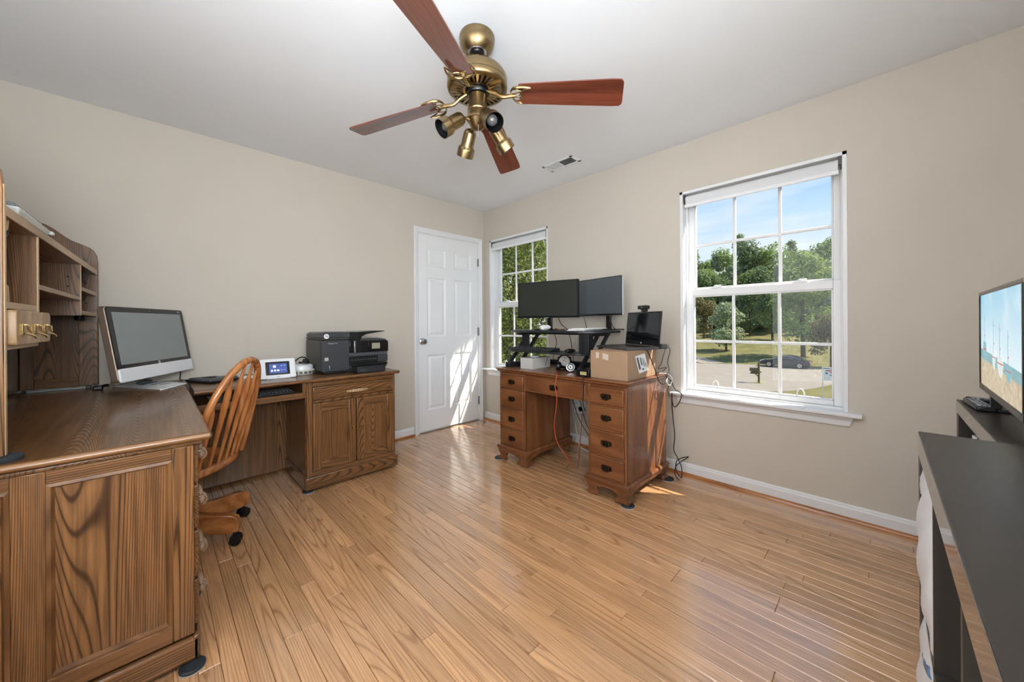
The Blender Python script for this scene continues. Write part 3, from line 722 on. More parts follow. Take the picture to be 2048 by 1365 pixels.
for (a, b, kx) in ((px0 + .035, -1.742, -1.763), (-1.735, px1 - .017, -1.706)):
    d_ = obj('cabinet_door', MB().box(a + .045, b - .045, py0 + .004, py0 + .016, 0.17, 0.55), oak('z'), rd)
    for (s0, s1, s2, s3, ax) in ((a, a + .05, 0.131, 0.586, 'z'), (b - .05, b, 0.131, 0.586, 'z'), (a + .05, b - .05, 0.131, 0.181, 'x'), (a + .05, b - .05, 0.536, 0.586, 'x')):
        obj('door_frame', MB().box(s0, s1, py0 - .008, py0 + .012, s2, s3), oak(ax), d_, bevel=0.004)
    moulding(d_, 'x', py0 + .004, -1, a + .048, b - .048, 0.179, 0.538, 0.013, 0.011)
    obj('knob', MB().lathe([(0, 0), (0.006, 0), (0.005, 0.01), (0.010, 0.016), (0.0115, 0.021), (0.008, 0.026), (0, 0.027)], 16, Matrix.Translation((kx, py0 - .008, 0.379)) @ Matrix.Rotation(PI / 2, 4, 'X')), BRASS, d_)
obj('plinth', MB().box(px0 - .014, px1 + .014, py0 - .016, py0 + .01, 0.015, 0.098), oak('x'), rd, bevel=0.006)
for a, b in ((px0 - .014, px0 + .006), (px1 - .006, px1 + .014)): obj('plinth', MB().box(a, b, py0 + .0105, py1, 0.015, 0.098), oak('y'), rd, bevel=0.006)
obj('side_frame', MB().box(px0 - .003, px0 + .0015, py0 + .02, py0 + .09, 0.098, 0.735), oak('z'), rd, bevel=0.001)
obj('side_frame', MB().box(px0 - .003, px0 + .0015, py1 - .09, py1, 0.098, 0.735), oak('z'), rd, bevel=0.001)
obj('modesty_panel', MB().box(-2.62, px0, -0.085, -0.067, 0.02, 0.735), oak('z'), rd)
obj('tray_divider', MB().box(-2.086, -2.064, py0 + .002, -0.2, 0.632, 0.7355), oak('z'), rd, bevel=0.002)
obj('keyboard_tray', MB().box(-2.62, -2.088, -0.60, -0.2, 0.655, 0.667), oak('x'), rd)
obj('tray_front', MB().box(-2.62, -2.088, -0.622, -0.602, 0.634, 0.672), oak('x'), rd, bevel=0.003)
slider(-2.055, -0.60, 'dark round slider under the corner of the two-door oak cabinet')
# keyboard inside the tray
kb = thing('keyboard', 'black keyboard inside the pull-out tray of the oak return desk', 'keyboard', (-2.34, -0.47, 0.6672))
obj('case', MB().box(-2.56, -2.12, -0.555, -0.405, 0.6672, 0.683), BLACKP, kb, bevel=0.003)
keyme = make_mesh('key', MB().frustum([(-.008, -.008, 0), (.008, -.008, 0), (.008, .008, 0), (-.008, .008, 0)], [(-.0065, -.0065, .006), (.0065, -.0065, .006), (.0065, .0065, .006), (-.0065, .0065, .006)]), plain('key_black', srgb(48, 50, 52), 0.5), smooth=0)
for r_ in range(5):
    for c_ in range(21): inst('key', keyme, (-2.55 + c_ * 0.0205, -0.54 + r_ * 0.0285, 0.6828), kb)

# ------------------------------------------------------------------ windsor swivel chair
ch = thing('windsor_chair', 'honey oak windsor swivel chair with hoop back and casters pushed up to the oak desk', 'chair', (-2.74, -0.90, 0))
Cc = Vector((-2.592, -1.014, 0)); lat = Vector((0.616, 0.788, 0)); bk = Vector((0.788, -0.616, 0))
def cp_(l, b, z): return Cc + lat * l + bk * b + Vector((0, 0, z))
# saddle seat
seat = MB(); N = 40; rings = []
def seat_xy(th):
    c_, s_ = math.cos(th), math.sin(th)
    # superellipse: lateral 0.235, depth 0.22 centred 0.17 in front of the spindle line
    e_ = 2.6; k = (abs(c_ / 0.238) ** e_ + abs(s_ / 0.228) ** e_) ** (-1 / e_)
    return c_ * k, s_ * k - 0.158
for (sc0, z) in ((0.90, 0.425), (0.985, 0.434), (1.0, 0.447), (0.985, 0.458), (0.93, 0.462), (0.7, 0.452), (0.35, 0.446)):
    ring = []
    for k in range(N):
        th = 2 * PI * k / N; l_, b_ = seat_xy(th); l_ *= sc0; b_ = (b_ + 0.158) * sc0 - 0.158; ring.append(tuple(cp_(l_, b_, z)))
    rings.append(ring)
vs = [v for r_ in rings for v in r_]; fs = [(i * N + k, i * N + (k + 1) % N, (i + 1) * N + (k + 1) % N, (i + 1) * N + k) for i in range(len(rings) - 1) for k in range(N)]
fs += [tuple(range(N))[::-1], tuple(range((len(rings) - 1) * N, len(rings) * N))]
obj('seat', MB().add(vs, fs), honey('y'), ch, smooth=60)
# hoop: foot points at lateral +-0.2, leaning back and bowed
def hoop(t):   # t 0..PI
    l_ = 0.186 * math.cos(t) * (1 + 0.12 * math.sin(t) * abs(math.cos(t))); h_ = math.sin(t) ** 0.75 if math.sin(t) > 0 else 0
    z = 0.455 + 0.495 * h_; lean = 0.125 * (z - 0.455) / 0.495
    bow = 0.045 * (1 - (l_ / 0.23) ** 2)
    return cp_(l_, lean + bow + 0.012 - 0.0, z)
pts = [hoop(PI * k / 36) for k in range(37)]
obj('hoop', MB().tube(pts, 0.0155, 10, flat=1.0), honey('z'), ch, smooth=60)
for k in range(6):
    l0 = -0.1325 + 0.053 * k
    # top on the hoop where the fanned lateral matches
    lt = l0 * 1.18; best = min(range(1, 36), key=lambda q: abs((hoop(PI * q / 36) - Cc).dot(lat) - lt)); ptop = hoop(PI * best / 36)
    for q in range(40):   # refine
        pass
    tt = PI * best / 36
    for _ in range(25):
        f = (hoop(tt) - Cc).dot(lat) - lt; g = ((hoop(tt + 1e-3) - Cc).dot(lat) - lt - f) / 1e-3; tt -= f / g if abs(g) > 1e-6 else 0
    ptop = hoop(tt); pbot = cp_(l0, 0.045 * (1 - (l0 / 0.23) ** 2) + 0.005, 0.457)
    path = [pbot.lerp(ptop, f) for f in (0, 0.06, 0.25, 0.5, 0.68, 0.78, 0.86, 1.0)]
    obj('spindle', MB().tube(path, [0.0055, 0.006, 0.0085, 0.011, 0.014, 0.0132, 0.007, 0.0055], 8, flat=0.62), honey('z'), ch, smooth=60)
cx_, cy_ = -2.74, -0.875
obj('column', MB().lathe([(0.028, 0.16), (0.028, 0.30), (0.02, 0.305), (0.02, 0.41), (0.05, 0.412), (0.05, 0.43), (0, 0.43)], 16, Matrix.Translation((cx_, cy_, 0))), BLACKM, ch)
obj('tilt_plate', MB().box(cx_ - 0.09, cx_ + 0.09, cy_ - 0.07, cy_ + 0.07, 0.412, 0.428), BLACKM, ch, bevel=0.004)
lv = cp_(0.10, -0.02, 0.405); obj('lever', MB().tube([(cx_, cy_, 0.41), lv, lv + lat * 0.03 + Vector((0.03, -0.01, -0.006))], [0.005, 0.005, 0.011], 8), plain('blue_grey_lever', srgb(70, 84, 92), 0.4), ch)
obj('base_hub', MB().lathe([(0, 0.10), (0.045, 0.10), (0.055, 0.13), (0.055, 0.19), (0.035, 0.21), (0, 0.21)], 20, Matrix.Translation((cx_, cy_, 0))), honey('z'), ch)
legprof_top = [(0.0, 0.215), (0.10, 0.20), (0.18, 0.176), (0.25, 0.166), (0.305, 0.155), (0.33, 0.138), (0.338, 0.115)]
legprof_bot = [(0.335, 0.07), (0.29, 0.066), (0.24, 0.072), (0.17, 0.088), (0.08, 0.098), (0.0, 0.10)]
for k, (az, sc1) in enumerate(((-21, 0.84), (33, 1.22), (108, 1), (180, 1), (252, 1))):
    m = MB().prism([(a * sc1, z) for a, z in legprof_top + legprof_bot], 'y', -0.022, 0.022)
    M = Matrix.Translation((cx_, cy_, 0)) @ Matrix.Rotation(R(az), 4, 'Z'); m.xf(M)
    lg = obj('leg', m, honey('x'), ch, bevel=0.004)
    ca = 0.312 * sc1
    c_ = MB(); c_.cyl((ca, 0, 0.064), (0, 0, 1), 0.008, 0.03, 8)
    for s in (-1, 1): c_.cyl((ca + 0.006, s * 0.014, 0.0255), (0, 1, 0), 0.025, 0.018, 20)
    c_.tube([(ca + .006, -0.024, 0.0255), (ca + .006, 0.024, 0.0255)], 0.012, 10)
    hood = [(ca + 0.006 + 0.028 * math.cos(R(a)), 0.0265 + 0.028 * math.sin(R(a))) for a in range(0, 181, 20)]; c_.prism(hood, 'y', -0.005, 0.005)
    c_.xf(Matrix.Translation((cx_, cy_, 0)) @ Matrix.Rotation(R(az + (0, 40, 20, 70, -30)[k]), 4, 'Z') if False else M)
    obj('caster', c_, SATINB, lg, smooth=50)

# ------------------------------------------------------------------ all-in-one computer on the oak desk
BL, BR_ = Vector((-2.905, -0.66, 0.84)), Vector((-2.604, -0.125, 0.84))
wv = (BR_ - BL); Wc = wv.length; wv.normalize(); nv = Vector((wv.y, -wv.x, 0)); tl = R(9)
uv = Vector((0, 0, math.cos(tl))) - nv * math.sin(tl)     # up along the panel
on = nv * math.cos(tl) + Vector((0, 0, math.sin(tl)))     # outward normal of the panel
ai = thing('all_in_one_computer', 'white and black all-in-one computer with dark screen standing on the oak desk', 'computer', (-2.78, -0.32, 0.7605))
def CP(u, v, d): return BL + wv * u + uv * v + on * d
def cbox(u0, u1, v0, v1, d0, d1):
    return MB().frustum([CP(u0, v0, d0), CP(u1, v0, d0), CP(u1, v1, d0), CP(u0, v1, d0)], [CP(u0, v0, d1), CP(u1, v0, d1), CP(u1, v1, d1), CP(u0, v1, d1)])
def cprism(poly, d0, d1):
    n = len(poly); m = MB()
    return m.add([CP(a, b, d0) for a, b in poly] + [CP(a, b, d1) for a, b in poly], [tuple(range(n))[::-1], tuple(range(n, 2 * n))] + [(i, (i + 1) % n, (i + 1) % n + n, i + n) for i in range(n)])
HC = 0.385
obj('housing', cprism(rrect(0, Wc, 0.0, HC, 0.018), -0.034, -0.002), plain('computer_side', srgb(150, 130, 114), 0.35, metal=0.5), ai, bevel=0.004)
obj('bezel', cprism(rrect(0.003, Wc - 0.003, 0.062, HC - .003, 0.016), -0.002, 0.002), plain('computer_bezel', srgb(34, 36, 38), 0.12), ai)
obj('screen', cbox(0.032, Wc - 0.032, 0.085, HC - 0.03, 0.002, 0.0026), plain('computer_screen', srgb(132, 140, 142), 0.1, spec=0.8), ai)  # dark screen; the bright room's grey reflection is put into its base colour
obj('chin', cprism(rrect(0.002, Wc - .002, -0.004, 0.066, 0.012), -0.006, 0.006), WHITEP, ai, bevel=0.004)
lg = MB(); lg.add([CP(Wc * .5 + 0.009 * math.cos(t), 0.074 + 0.009 * math.sin(t), 0.003) for t in [2 * PI * k / 20 for k in range(20)]], [tuple(range(20))])
lo = obj('logo_badge', lg, plain('logo_silver', srgb(225, 226, 228), 0.3), ai, recalc=False)
def to_local(M, th):
    loc, rz = FRAME[th.name]; return Matrix.Rotation(-rz, 4, 'Z') @ Matrix.Translation(-Vector(loc)) @ M
lettering('hp', 0.012, plain('logo_dark', srgb(40, 42, 46), 0.4), lo, to_local(basis(wv, uv, CP(Wc * .5, 0.0755, 0.0034)), ai), shear=0.25)
lettering('ENVY', 0.010, plain('logo_grey', srgb(190, 192, 194), 0.4), ai, to_local(basis(wv, uv, CP(Wc * .93, HC - 0.016, 0.0024)), ai))
obj('camera_lens', MB().add([CP(Wc * .5 + .003 * math.cos(t), HC - .016 + .003 * math.sin(t), .0024) for t in [2 * PI * k / 12 for k in range(12)]], [tuple(range(12))]), GREYP, ai, recalc=False)
# wedge shaped base and rear strut
b1, b2, b3, b4 = Vector((-2.955, -0.33, 0)), Vector((-2.762, -0.492, 0)), Vector((-2.638, -0.29, 0)), Vector((-2.83, -0.128, 0))
zb = 0.7605
bs = MB().frustum([b1 + Vector((0, 0, zb)), b2 + Vector((0, 0, zb)), b3 + Vector((0, 0, zb)), b4 + Vector((0, 0, zb))],
                  [b1 + Vector((.012, -.002, zb + 0.028)), b2 + Vector((0, 0.004, zb + 0.006)), b3 + Vector((-.004, 0, zb + 0.006)), b4 + Vector((0, -.012, zb + 0.028))])
obj('base', bs, WHITEP, ai, bevel=0.003)
mid = (b1 + b4) / 2; st = MB()
for s in (-1, 1):
    p0 = mid + Vector((0, 0, zb + .02)) + wv * (s * 0.13) * 1.0; p1 = BL + wv * (Wc / 2 + s * 0.13) + uv * 0.14 - on * 0.034
    st.tube([p0, p0.lerp(p1, .5) - on * .01, p1], 0.009, 8)
obj('strut', st, plain('strut_bronze', srgb(176, 156, 138), 0.35, metal=0.4), ai)
obj('base_side', MB().frustum([b1 + Vector((-.001, -.001, zb)), b2 + Vector((0, -.0015, zb)), b2 + Vector((0, -.0005, zb)), b1 + Vector((0, 0.0005, zb))], [b1 + Vector((.011, -.003, zb + 0.027)), b2 + Vector((0, 0.0025, zb + 0.006)), b2 + Vector((0, 0.003, zb + .006)), b1 + Vector((.012, -.002, zb + 0.027))]), MATS['computer_side'], ai, smooth=0)
def on_base(f, g, h=0.0):   # f along b1->b4 (width), g from back edge to front edge
    a = b1.lerp(b4, f); c = b2.lerp(b3, f); q = a.lerp(c, g); return Vector((q.x, q.y, zb + 0.028 + (0.006 - 0.028) * g + h))
t = thing('paper_sheet', 'printed white sheet of paper lying on the computer base', 'paper', on_base(.5, .5, .002))
obj('sheet', MB().frustum([on_base(a, b, .0013) for a, b in ((.3, .25), (.3, .95), (.95, .95), (.95, .25))], [on_base(a, b, .002) for a, b in ((.3, .25), (.3, .95), (.95, .95), (.95, .25))]), PAPER, t, smooth=0)
for (f0, f1, g0, g1, c_) in ((.36, .9, .32, .42, (130, 130, 170)), (.4, .62, .52, .60, (150, 156, 170)), (.66, .9, .52, .58, (170, 176, 186)), (.45, .85, .68, .72, (176, 180, 190))):
    obj('print_block', MB().add([on_base(f0, g0, .0023), on_base(f0, g1, .0023), on_base(f1, g1, .0023), on_base(f1, g0, .0023)], [(0, 1, 2, 3)]), plain('ink_%d' % c_[0], srgb(*c_), 0.8), t, smooth=0)
t = thing('computer_mouse', 'small dark mouse on the white computer base below the screen', 'mouse', on_base(.42, .45, .0026))
q = on_base(.40, .42, 0.008); m = MB().ell((0, 0, 0.009), 0.042, 0.023, 0.012, 16, 8); m.xf(Matrix.Translation(q) @ Matrix.Rotation(R(40), 4, 'Z') @ Matrix.Rotation(R(-4), 4, 'Y')); obj('shell', m, plain('slate_plastic', srgb(62, 70, 76), 0.35), t, smooth=80)
t = thing('computer_power_cord', 'short black cord behind the all-in-one computer on the oak desk', 'cord', (-2.66, -0.1, 0.765))
obj('cable', MB().tube(spline([(-2.659, -0.05, 0.86), (-2.661, -0.045, 0.80), (-2.664, -0.06, 0.768), (-2.647, -0.10, 0.765), (-2.612, -0.13, 0.7645)], 6), 0.0032, 7), SATINB, t)
obj('plug', MB().box(-2.63, -2.60, -0.138, -0.122, 0.7605, 0.772), SATINB, t, bevel=0.003)

# conference phone
t = thing('conference_phone', 'flat black and grey speakerphone on the oak desk corner behind the chair', 'phone', (-2.515, -0.26, 0.7605), R(-62))
m = MB().frustum([(-.105, -.085, 0), (.105, -.085, 0), (.105, .085, 0), (-.105, .085, 0)], [(-.115, -.095, .012), (.115, -.095, .012), (.115, .095, .012), (-.115, .095, .012)]); obj('base', m, BLACKP, t, bevel=0.006, world=False)
m = MB().frustum([(-.105, -.09, .012), (.105, -.09, .012), (.105, .09, .012), (-.105, .09, .012)], [(-.09, -.075, .028), (.09, -.075, .028), (.08, .08, .02), (-.08, .08, .02)]); obj('shell', m, plain('phone_grey', srgb(70, 74, 74), 0.4), t, bevel=0.01, world=False)
for r_ in range(3):
    for c_ in range(3): obj('button', MB().box(-.03 + c_ * .022, -.015 + c_ * .022, -.045 + r_ * .02, -.033 + r_ * .02, .0255, .0295), BLACKP, t, bevel=0.001, world=False)
t = thing('phone_cord', 'thin black cord running from the speakerphone along the wall', 'cord', (-2.45, -0.15, 0.7605))
obj('cable', MB().tube(spline([(-2.60, -0.16, 0.772), (-2.57, -0.09, 0.7635), (-2.50, -0.055, 0.7635), (-2.44, -0.06, 0.7635), (-2.40, -0.12, 0.7635), (-2.36, -0.2, 0.7635)], 6), 0.0028, 7), SATINB, t)
t = thing('notepad', 'small pale pad with a dark clasp lying behind the chair back on the return desk', 'notepad', (-2.33, -0.22, 0.7605))
obj('pad', MB().box(-2.375, -2.27, -0.30, -0.16, 0.7605, 0.772), PAPER, t, bevel=0.002)
obj('clasp', MB().box(-2.36, -2.29, -0.21, -0.19, 0.772, 0.776), SATINB, t, bevel=0.001)

# touch panel
t = thing('touch_panel', 'white smart-home touch panel with lit blue screen on the return desk', 'touch panel', (-2.19, -0.47, 0.7605), R(-3))
tp = R(24)
def TP(u, v, d): return Vector((u, v * math.sin(tp) - d * math.cos(tp), v * math.cos(tp) + d * math.sin(tp)))
def tprism(poly, d0, d1):
    n = len(poly); return MB().add([TP(a, b, d0) for a, b in poly] + [TP(a, b, d1) for a, b in poly], [tuple(range(n))[::-1], tuple(range(n, 2 * n))] + [(i, (i + 1) % n, (i + 1) % n + n, i + n) for i in range(n)])
HT = 0.142
obj('shell', tprism(rrect(-.102, .102, 0.004, HT, .010), -.016, .004), WHITEP, t, bevel=0.004, world=False)
obj('foot', MB().frustum([(-.07, .0, 0.0), (.07, .0, 0.0), (.07, .085, 0.0), (-.07, .085, 0.0)], [(-.07, .03, .05), (.07, .03, .05), (.07, .06, .05), (-.07, .06, .05)]), WHITEP, t, bevel=0.004, world=False)
obj('bezel', tprism(rrect(-.072, .066, .028, .12, .003, 2), .004, .0048), SATINB, t, world=False)
sco = obj('screen', tprism(rrect(-.052, .050, .038, .106, .001, 1), .0048, .0052), plain('panel_screen', srgb(60, 76, 130), 0.3, emis=srgb(66, 84, 150), estr=0.8, var=0.3, vscale=18), t, world=False)
icon = plain('icon_white', srgb(240, 244, 255), 0.4, emis=srgb(235, 240, 255), estr=0.9)
for (u, v, r_) in ((-.022, .086, .0085), (-.038, .058, .0062), (-.020, .058, .0062), (-.002, .058, .0062)):
    obj('icon', MB().add([TP(u + r_ * math.cos(a), v + r_ * math.sin(a), .0056) for a in [2 * PI * k / 16 for k in range(16)]], [tuple(range(16))]), icon, sco, world=False, recalc=False, smooth=0)
    obj('icon_mark', MB().add([TP(u - r_ * .4, v - r_ * .35, .0059), TP(u + r_ * .4, v - r_ * .35, .0059), TP(u, v + r_ * .5, .0059)], [(0, 1, 2)]), plain('icon_blue', srgb(60, 76, 130), 0.4), sco, world=False, recalc=False, smooth=0)
for (u, v) in ((.018, .09), (.036, .09), (.018, .06), (.036, .06)):
    obj('icon', MB().add([TP(u - .005, v - .003, .0056), TP(u + .005, v - .003, .0056), TP(u + .005, v + .003, .0056), TP(u - .005, v + .003, .0056)], [(0, 1, 2, 3)]), plain('icon_pale', srgb(120, 150, 205), 0.4, emis=srgb(120, 150, 205), estr=0.5), sco, world=False, recalc=False, smooth=0)
lettering('at&t', 0.011, plain('logo_grey2', srgb(150, 152, 155), 0.5), t, basis((1, 0, 0), TP(0, 1, 0), TP(-.003, .016, .0042)))

# round white hub and plug behind the panel
t = thing('network_hub', 'round white hub with grey side ports beside the printer on the return desk', 'network hub', (-2.02, -0.32, 0.7605))
obj('base', MB().lathe([(0, 0), (.078, 0), (.085, .006), (.087, .03), (.08, .038), (0, .038)], 28, Matrix.Translation((-2.02, -0.32, 0.7605))), plain('hub_white', srgb(214, 212, 204), 0.45), t)
obj('lid', MB().lathe([(.079, .038), (.076, .062), (.066, .070), (.03, .072), (0, .072)], 28, Matrix.Translation((-2.02, -0.32, 0.7605))), WHITEP, t)
for a in range(5):
    th = R(-125 + a * 20); obj('port', MB().box(-.010, .010, -.003, .003, -.008, .008).xf(Matrix.Translation((-2.02 + .087 * math.cos(th), -.32 + .087 * math.sin(th), .779)) @ Matrix.Rotation(th + PI / 2, 4, 'Z')), plain('port_grey', srgb(96, 92, 86), 0.5), t, smooth=0)
t = thing('adapter_cord', 'looped black adapter cord standing behind the touch panel beside the printer', 'cord', (-2.0, -0.33, 0.84))
pts = [(-2.078, -0.40, 0.865), (-2.04, -0.37, 0.885), (-2.003, -0.35, 0.882), (-1.995, -0.345, 0.86), (-2.0, -0.34, 0.845), (-2.035, -0.33, 0.85), (-2.02, -0.32, 0.842), (-1.98, -0.31, 0.865), (-1.965, -0.30, 0.835), (-1.958, -0.29, 0.80)]
obj('cable', MB().tube(spline(pts, 6), 0.004, 7), SATINB, t)
obj('plug', MB().box(-2.016, -1.984, -0.362, -0.334, 0.839, 0.872), SATINB, t, bevel=0.006)

# ------------------------------------------------------------------ printer
X0, X1, Y0, Y1, Z0 = -1.935, -1.437, -0.50, -0.12, 0.7605
pr = thing('printer', 'black office inkjet printer with raised document feeder on the oak return desk', 'printer', ((X0 + X1) / 2, (Y0 + Y1) / 2, Z0))
PB = plain('printer_charcoal', srgb(58, 60, 64), 0.38, bump=0.04, bscale=500); PBL = plain('printer_gloss', srgb(24, 25, 27), 0.16); PS = plain('printer_side', srgb(66, 64, 62), 0.45, bump=0.05, bscale=500)
xm, xr = -1.655, X1
obj('base', MB().box(X0 + .02, X1 - .01, Y0 + .03, Y1, Z0, Z0 + .035), BLACKP, pr, bevel=0.004)
# main body: tall left part, lower right part
prof_p = [(X0, Z0 + .032), (-1.56, Z0 + .032), (-1.56, Z0 + .05), (xr, Z0 + .05), (xr, Z0 + .245), (xm + .03, Z0 + .262), (X0, Z0 + .262)]
bd = MB().prism([(X0, Z0 + .02), (xr, Z0 + .02), (xr, Z0 + .225), (xr - .012, Z0 + .245), (-1.60, Z0 + .248), (X0, Z0 + .248)], 'y', Y0 + .02, Y1); obj('body', bd, PS, pr, bevel=0.01)
# front panels
obj('front_panel', MB().prism(rrect(X0 + .002, -1.74, Z0 + .018, Z0 + .245, .012), 'y', Y0 + .004, Y0 + .03), PB, pr, bevel=0.004)
obj('front_panel', MB().box(-1.742, xr - .004, Y0 + .006, Y0 + .03, Z0 + .118, Z0 + .145), plain('printer_band', srgb(74, 77, 82), 0.35), pr, bevel=0.002)
obj('control_panel', MB().prism([(-1.742, Z0 + .146), (xr, Z0 + .146), (xr, Z0 + .222), (xr - .012, Z0 + .235), (-1.742, Z0 + .238)], 'y', Y0 - .002, Y0 + .04), PBL, pr, bevel=0.004)
obj('status_lamp', MB().box(-1.71, -1.698, Y0 - .006, Y0 - .002, Z0 + .147, Z0 + .236), SILVER, pr, bevel=0.002)
obj('gap', MB().box(-1.697, -1.648, Y0 - .004, Y0 - .0015, Z0 + .15, Z0 + .234), DARKHOLE, pr)
ds = obj('display', MB().box(-1.60, -1.455, Y0 - .007, Y0 - .002, Z0 + .155, Z0 + .225), plain('display_black', srgb(16, 16, 18), 0.15), pr, bevel=0.002)
obj('display_screen', MB().box(-1.575, -1.51, Y0 - .0085, Y0 - .007, Z0 + .17, Z0 + .215), plain('display_lit', srgb(150, 148, 130), 0.3), ds)
# scanner lid and document feeder
obj('scanner_lid', MB().box(X0 + .001, xm - .01, Y0 + .008, Y1, Z0 + .249, Z0 + .262), PS, pr, bevel=0.004)
fd = [(X0, Z0 + .262), (xm - .005, Z0 + .262), (xm - .005, Z0 + .302), (X0 + .03, Z0 + .304), (X0 + .008, Z0 + .297), (X0, Z0 + .285)]
obj('feeder', MB().prism(fd, 'y', Y0 + .004, Y1 - .02), PB, pr, bevel=0.006)
obj('feeder_gloss', MB().prism([(-1.742, Z0 + .238), (-1.66, Z0 + .238), (-1.648, Z0 + .262), (-1.648, Z0 + .3), (-1.742, Z0 + .3035)], 'y', Y0 + .002, Y0 + .02), PBL, pr, bevel=0.002)
obj('paper_support', MB().frustum([(-1.66, Y0 + .06, Z0 + .258), (-1.655, Y0 + .06, Z0 + .258), (-1.655, Y1 - .06, Z0 + .258), (-1.66, Y1 - .06, Z0 + .258)], [(-1.46, Y0 + .06, Z0 + .304), (-1.452, Y0 + .06, Z0 + .302), (-1.452, Y1 - .06, Z0 + .302), (-1.46, Y1 - .06, Z0 + .304)]) if False else
    MB().prism([(-1.67, Z0 + .296), (-1.655, Z0 + .262), (-1.645, Z0 + .262), (-1.60, Z0 + .285), (-1.452, Z0 + .305), (-1.45, Z0 + .31), (-1.56, Z0 + .308), (-1.655, Z0 + .303)], 'y', Y0 + .03, Y1 - .05), PBL, pr, bevel=0.002)
obj('feed_tray', MB().box(-1.648, -1.48, Y0 + .04, Y1 - .05, Z0 + .248, Z0 + .254), SILVER, pr, bevel=0.002)
# output bay, trays
obj('output_bay', MB().box(-1.738, -1.525, Y0 + .002, Y0 + .012, Z0 + .068, Z0 + .116), DARKHOLE, pr)
for k in range(10): obj('feed_roller', MB().box(-1.73 + k * .0205, -1.718 + k * .0205, Y0 - .001, Y0 + .003, Z0 + .086, Z0 + .096), DARKG, pr, smooth=0)
obj('side_grip', MB().box(-1.522, xr - .004, Y0 + .001, Y0 + .03, Z0 + .066, Z0 + .116), PB, pr, bevel=0.003)
obj('grip_line', MB().box(-1.52, xr - .006, Y0 - .0005, Y0 + .003, Z0 + .09, Z0 + .0915), DARKHOLE, pr)
obj('output_tray', MB().prism(rrect(-1.742, -1.492, Z0 + .052, Z0 + .068, .006, 3), 'y', Y0 - .10, Y0 + .02), PBL, pr, bevel=0.002)
obj('paper_tray', MB().prism(rrect(-1.72, -1.512, Z0 + .0005, Z0 + .05, .006, 3), 'y', Y0 - .09, Y0 + .03), plain('tray_charcoal', srgb(40, 42, 45), 0.4), pr, bevel=0.003)
obj('tray_handle', MB().box(-1.70, -1.655, Y0 - .096, Y0 - .09, Z0 + .004, Z0 + .03), PB, pr, bevel=0.002)
obj('tray_guide', MB().box(-1.509, -1.503, Y0 - .06, Y0 - .052, Z0 + .012, Z0 + .05), SILVER, pr, bevel=0.001)
obj('power_button', MB().box(X0 + .05, X0 + .056, Y0 - .001, Y0 + .006, Z0 + .03, Z0 + .062), SILVER, pr, bevel=0.002)
obj('wireless_sticker', MB().box(X0 + .02, X0 + .046, Y0 + .0025, Y0 + .005, Z0 + .098, Z0 + .122), plain('sticker_grey', srgb(176, 178, 182), 0.5), pr, smooth=0)
lb = obj('logo_badge', MB().lathe([(0, 0), (.0175, 0), (.0175, .0015), (0, .0015)], 24, Matrix.Translation((X0 + .033, Y0 + .003, Z0 + .275)) @ Matrix.Rotation(PI / 2, 4, 'X')), WHITEP, pr)
lettering('hp', 0.023, MATS['logo_dark'], lb, to_local(basis((1, 0, 0), (0, 0, 1), (X0 + .033, Y0 + .0008, Z0 + .278)), pr), shear=0.25)
lettering('Officejet Pro', 0.013, plain('print_pale', srgb(190, 192, 196), 0.5), pr, to_local(basis((1, 0, 0), (0, 0, 1), (X0 + .075, Y0 + .0035, Z0 + .222)), pr))

# ------------------------------------------------------------------ ceiling fan
FX, FY = -1.718, -1.994
fan = thing('ceiling_fan', 'antique brass ceiling fan with four reddish wooden blades and four spot lamps', 'ceiling fan', (FX, FY, H))
def T(z): return Matrix.Translation((FX, FY, z))
obj('canopy', MB().lathe([(0.079, 0), (0.081, -.012), (0.078, -.018), (0.079, -.03), (0.074, -.05), (0.06, -.07), (0.05, -.078), (0.046, -.074), (0.02, -.07)], 40, T(H - .0005)), ABRASS, fan, smooth=50)
obj('hanger_ring', MB().lathe([(0.047, -.075), (0.044, -.078), (0.034, -.074), (0.034, -.066)], 28, T(H)), SILVER, fan)
obj('hanger_ball', MB().ell((FX, FY, H - .07), .03, .03, .018), SATINB, fan)
obj('downrod', MB().cyl((FX, FY, H - .12), (0, 0, 1), .0125, .12, 16), ABRASS, fan)
obj('motor_cap', MB().lathe([(0.012, 2.290), (0.035, 2.289), (0.05, 2.282), (0.10, 2.278), (0.124, 2.268), (0.134, 2.252), (0.137, 2.238), (0.137, 2.222)], 48, T(0)), ABRASS, fan, smooth=50)
ringm = MB().lathe([(0.137, 2.2205), (0.1385, 2.208), (0.137, 2.197), (0.131, 2.191), (0.116, 2.1885)], 48, T(0)); ringm.lathe([(0.068, 2.1865), (0.058, 2.186), (0.054, 2.19)], 48, T(0))
NS = 30
for k in range(NS):
    a0, a1 = 2 * PI * k / NS, 2 * PI * (k + 0.52) / NS
    ringm.add([(FX + r_ * math.cos(a), FY + r_ * math.sin(a), z) for a in (a0, a1) for r_, z in ((0.116, 2.1885), (0.068, 2.1865))], [(0, 1, 3, 2)])
    ringm.add([(FX + r_ * math.cos(a), FY + r_ * math.sin(a), z) for a in (a0, a1) for r_, z in ((0.116, 2.196), (0.068, 2.194))] , [(0, 1, 3, 2)])
obj('vent_ring', ringm, ABRASS, fan, smooth=50)
obj('motor_core', MB().lathe([(0, 2.198), (0.12, 2.202), (0.12, 2.21), (0, 2.215)], 32, T(0)), SATINB, fan)
obj('flywheel', MB().lathe([(0, 2.170), (0.046, 2.170), (0.05, 2.175), (0.05, 2.192), (0, 2.2)], 32, T(0)), SATINB, fan)
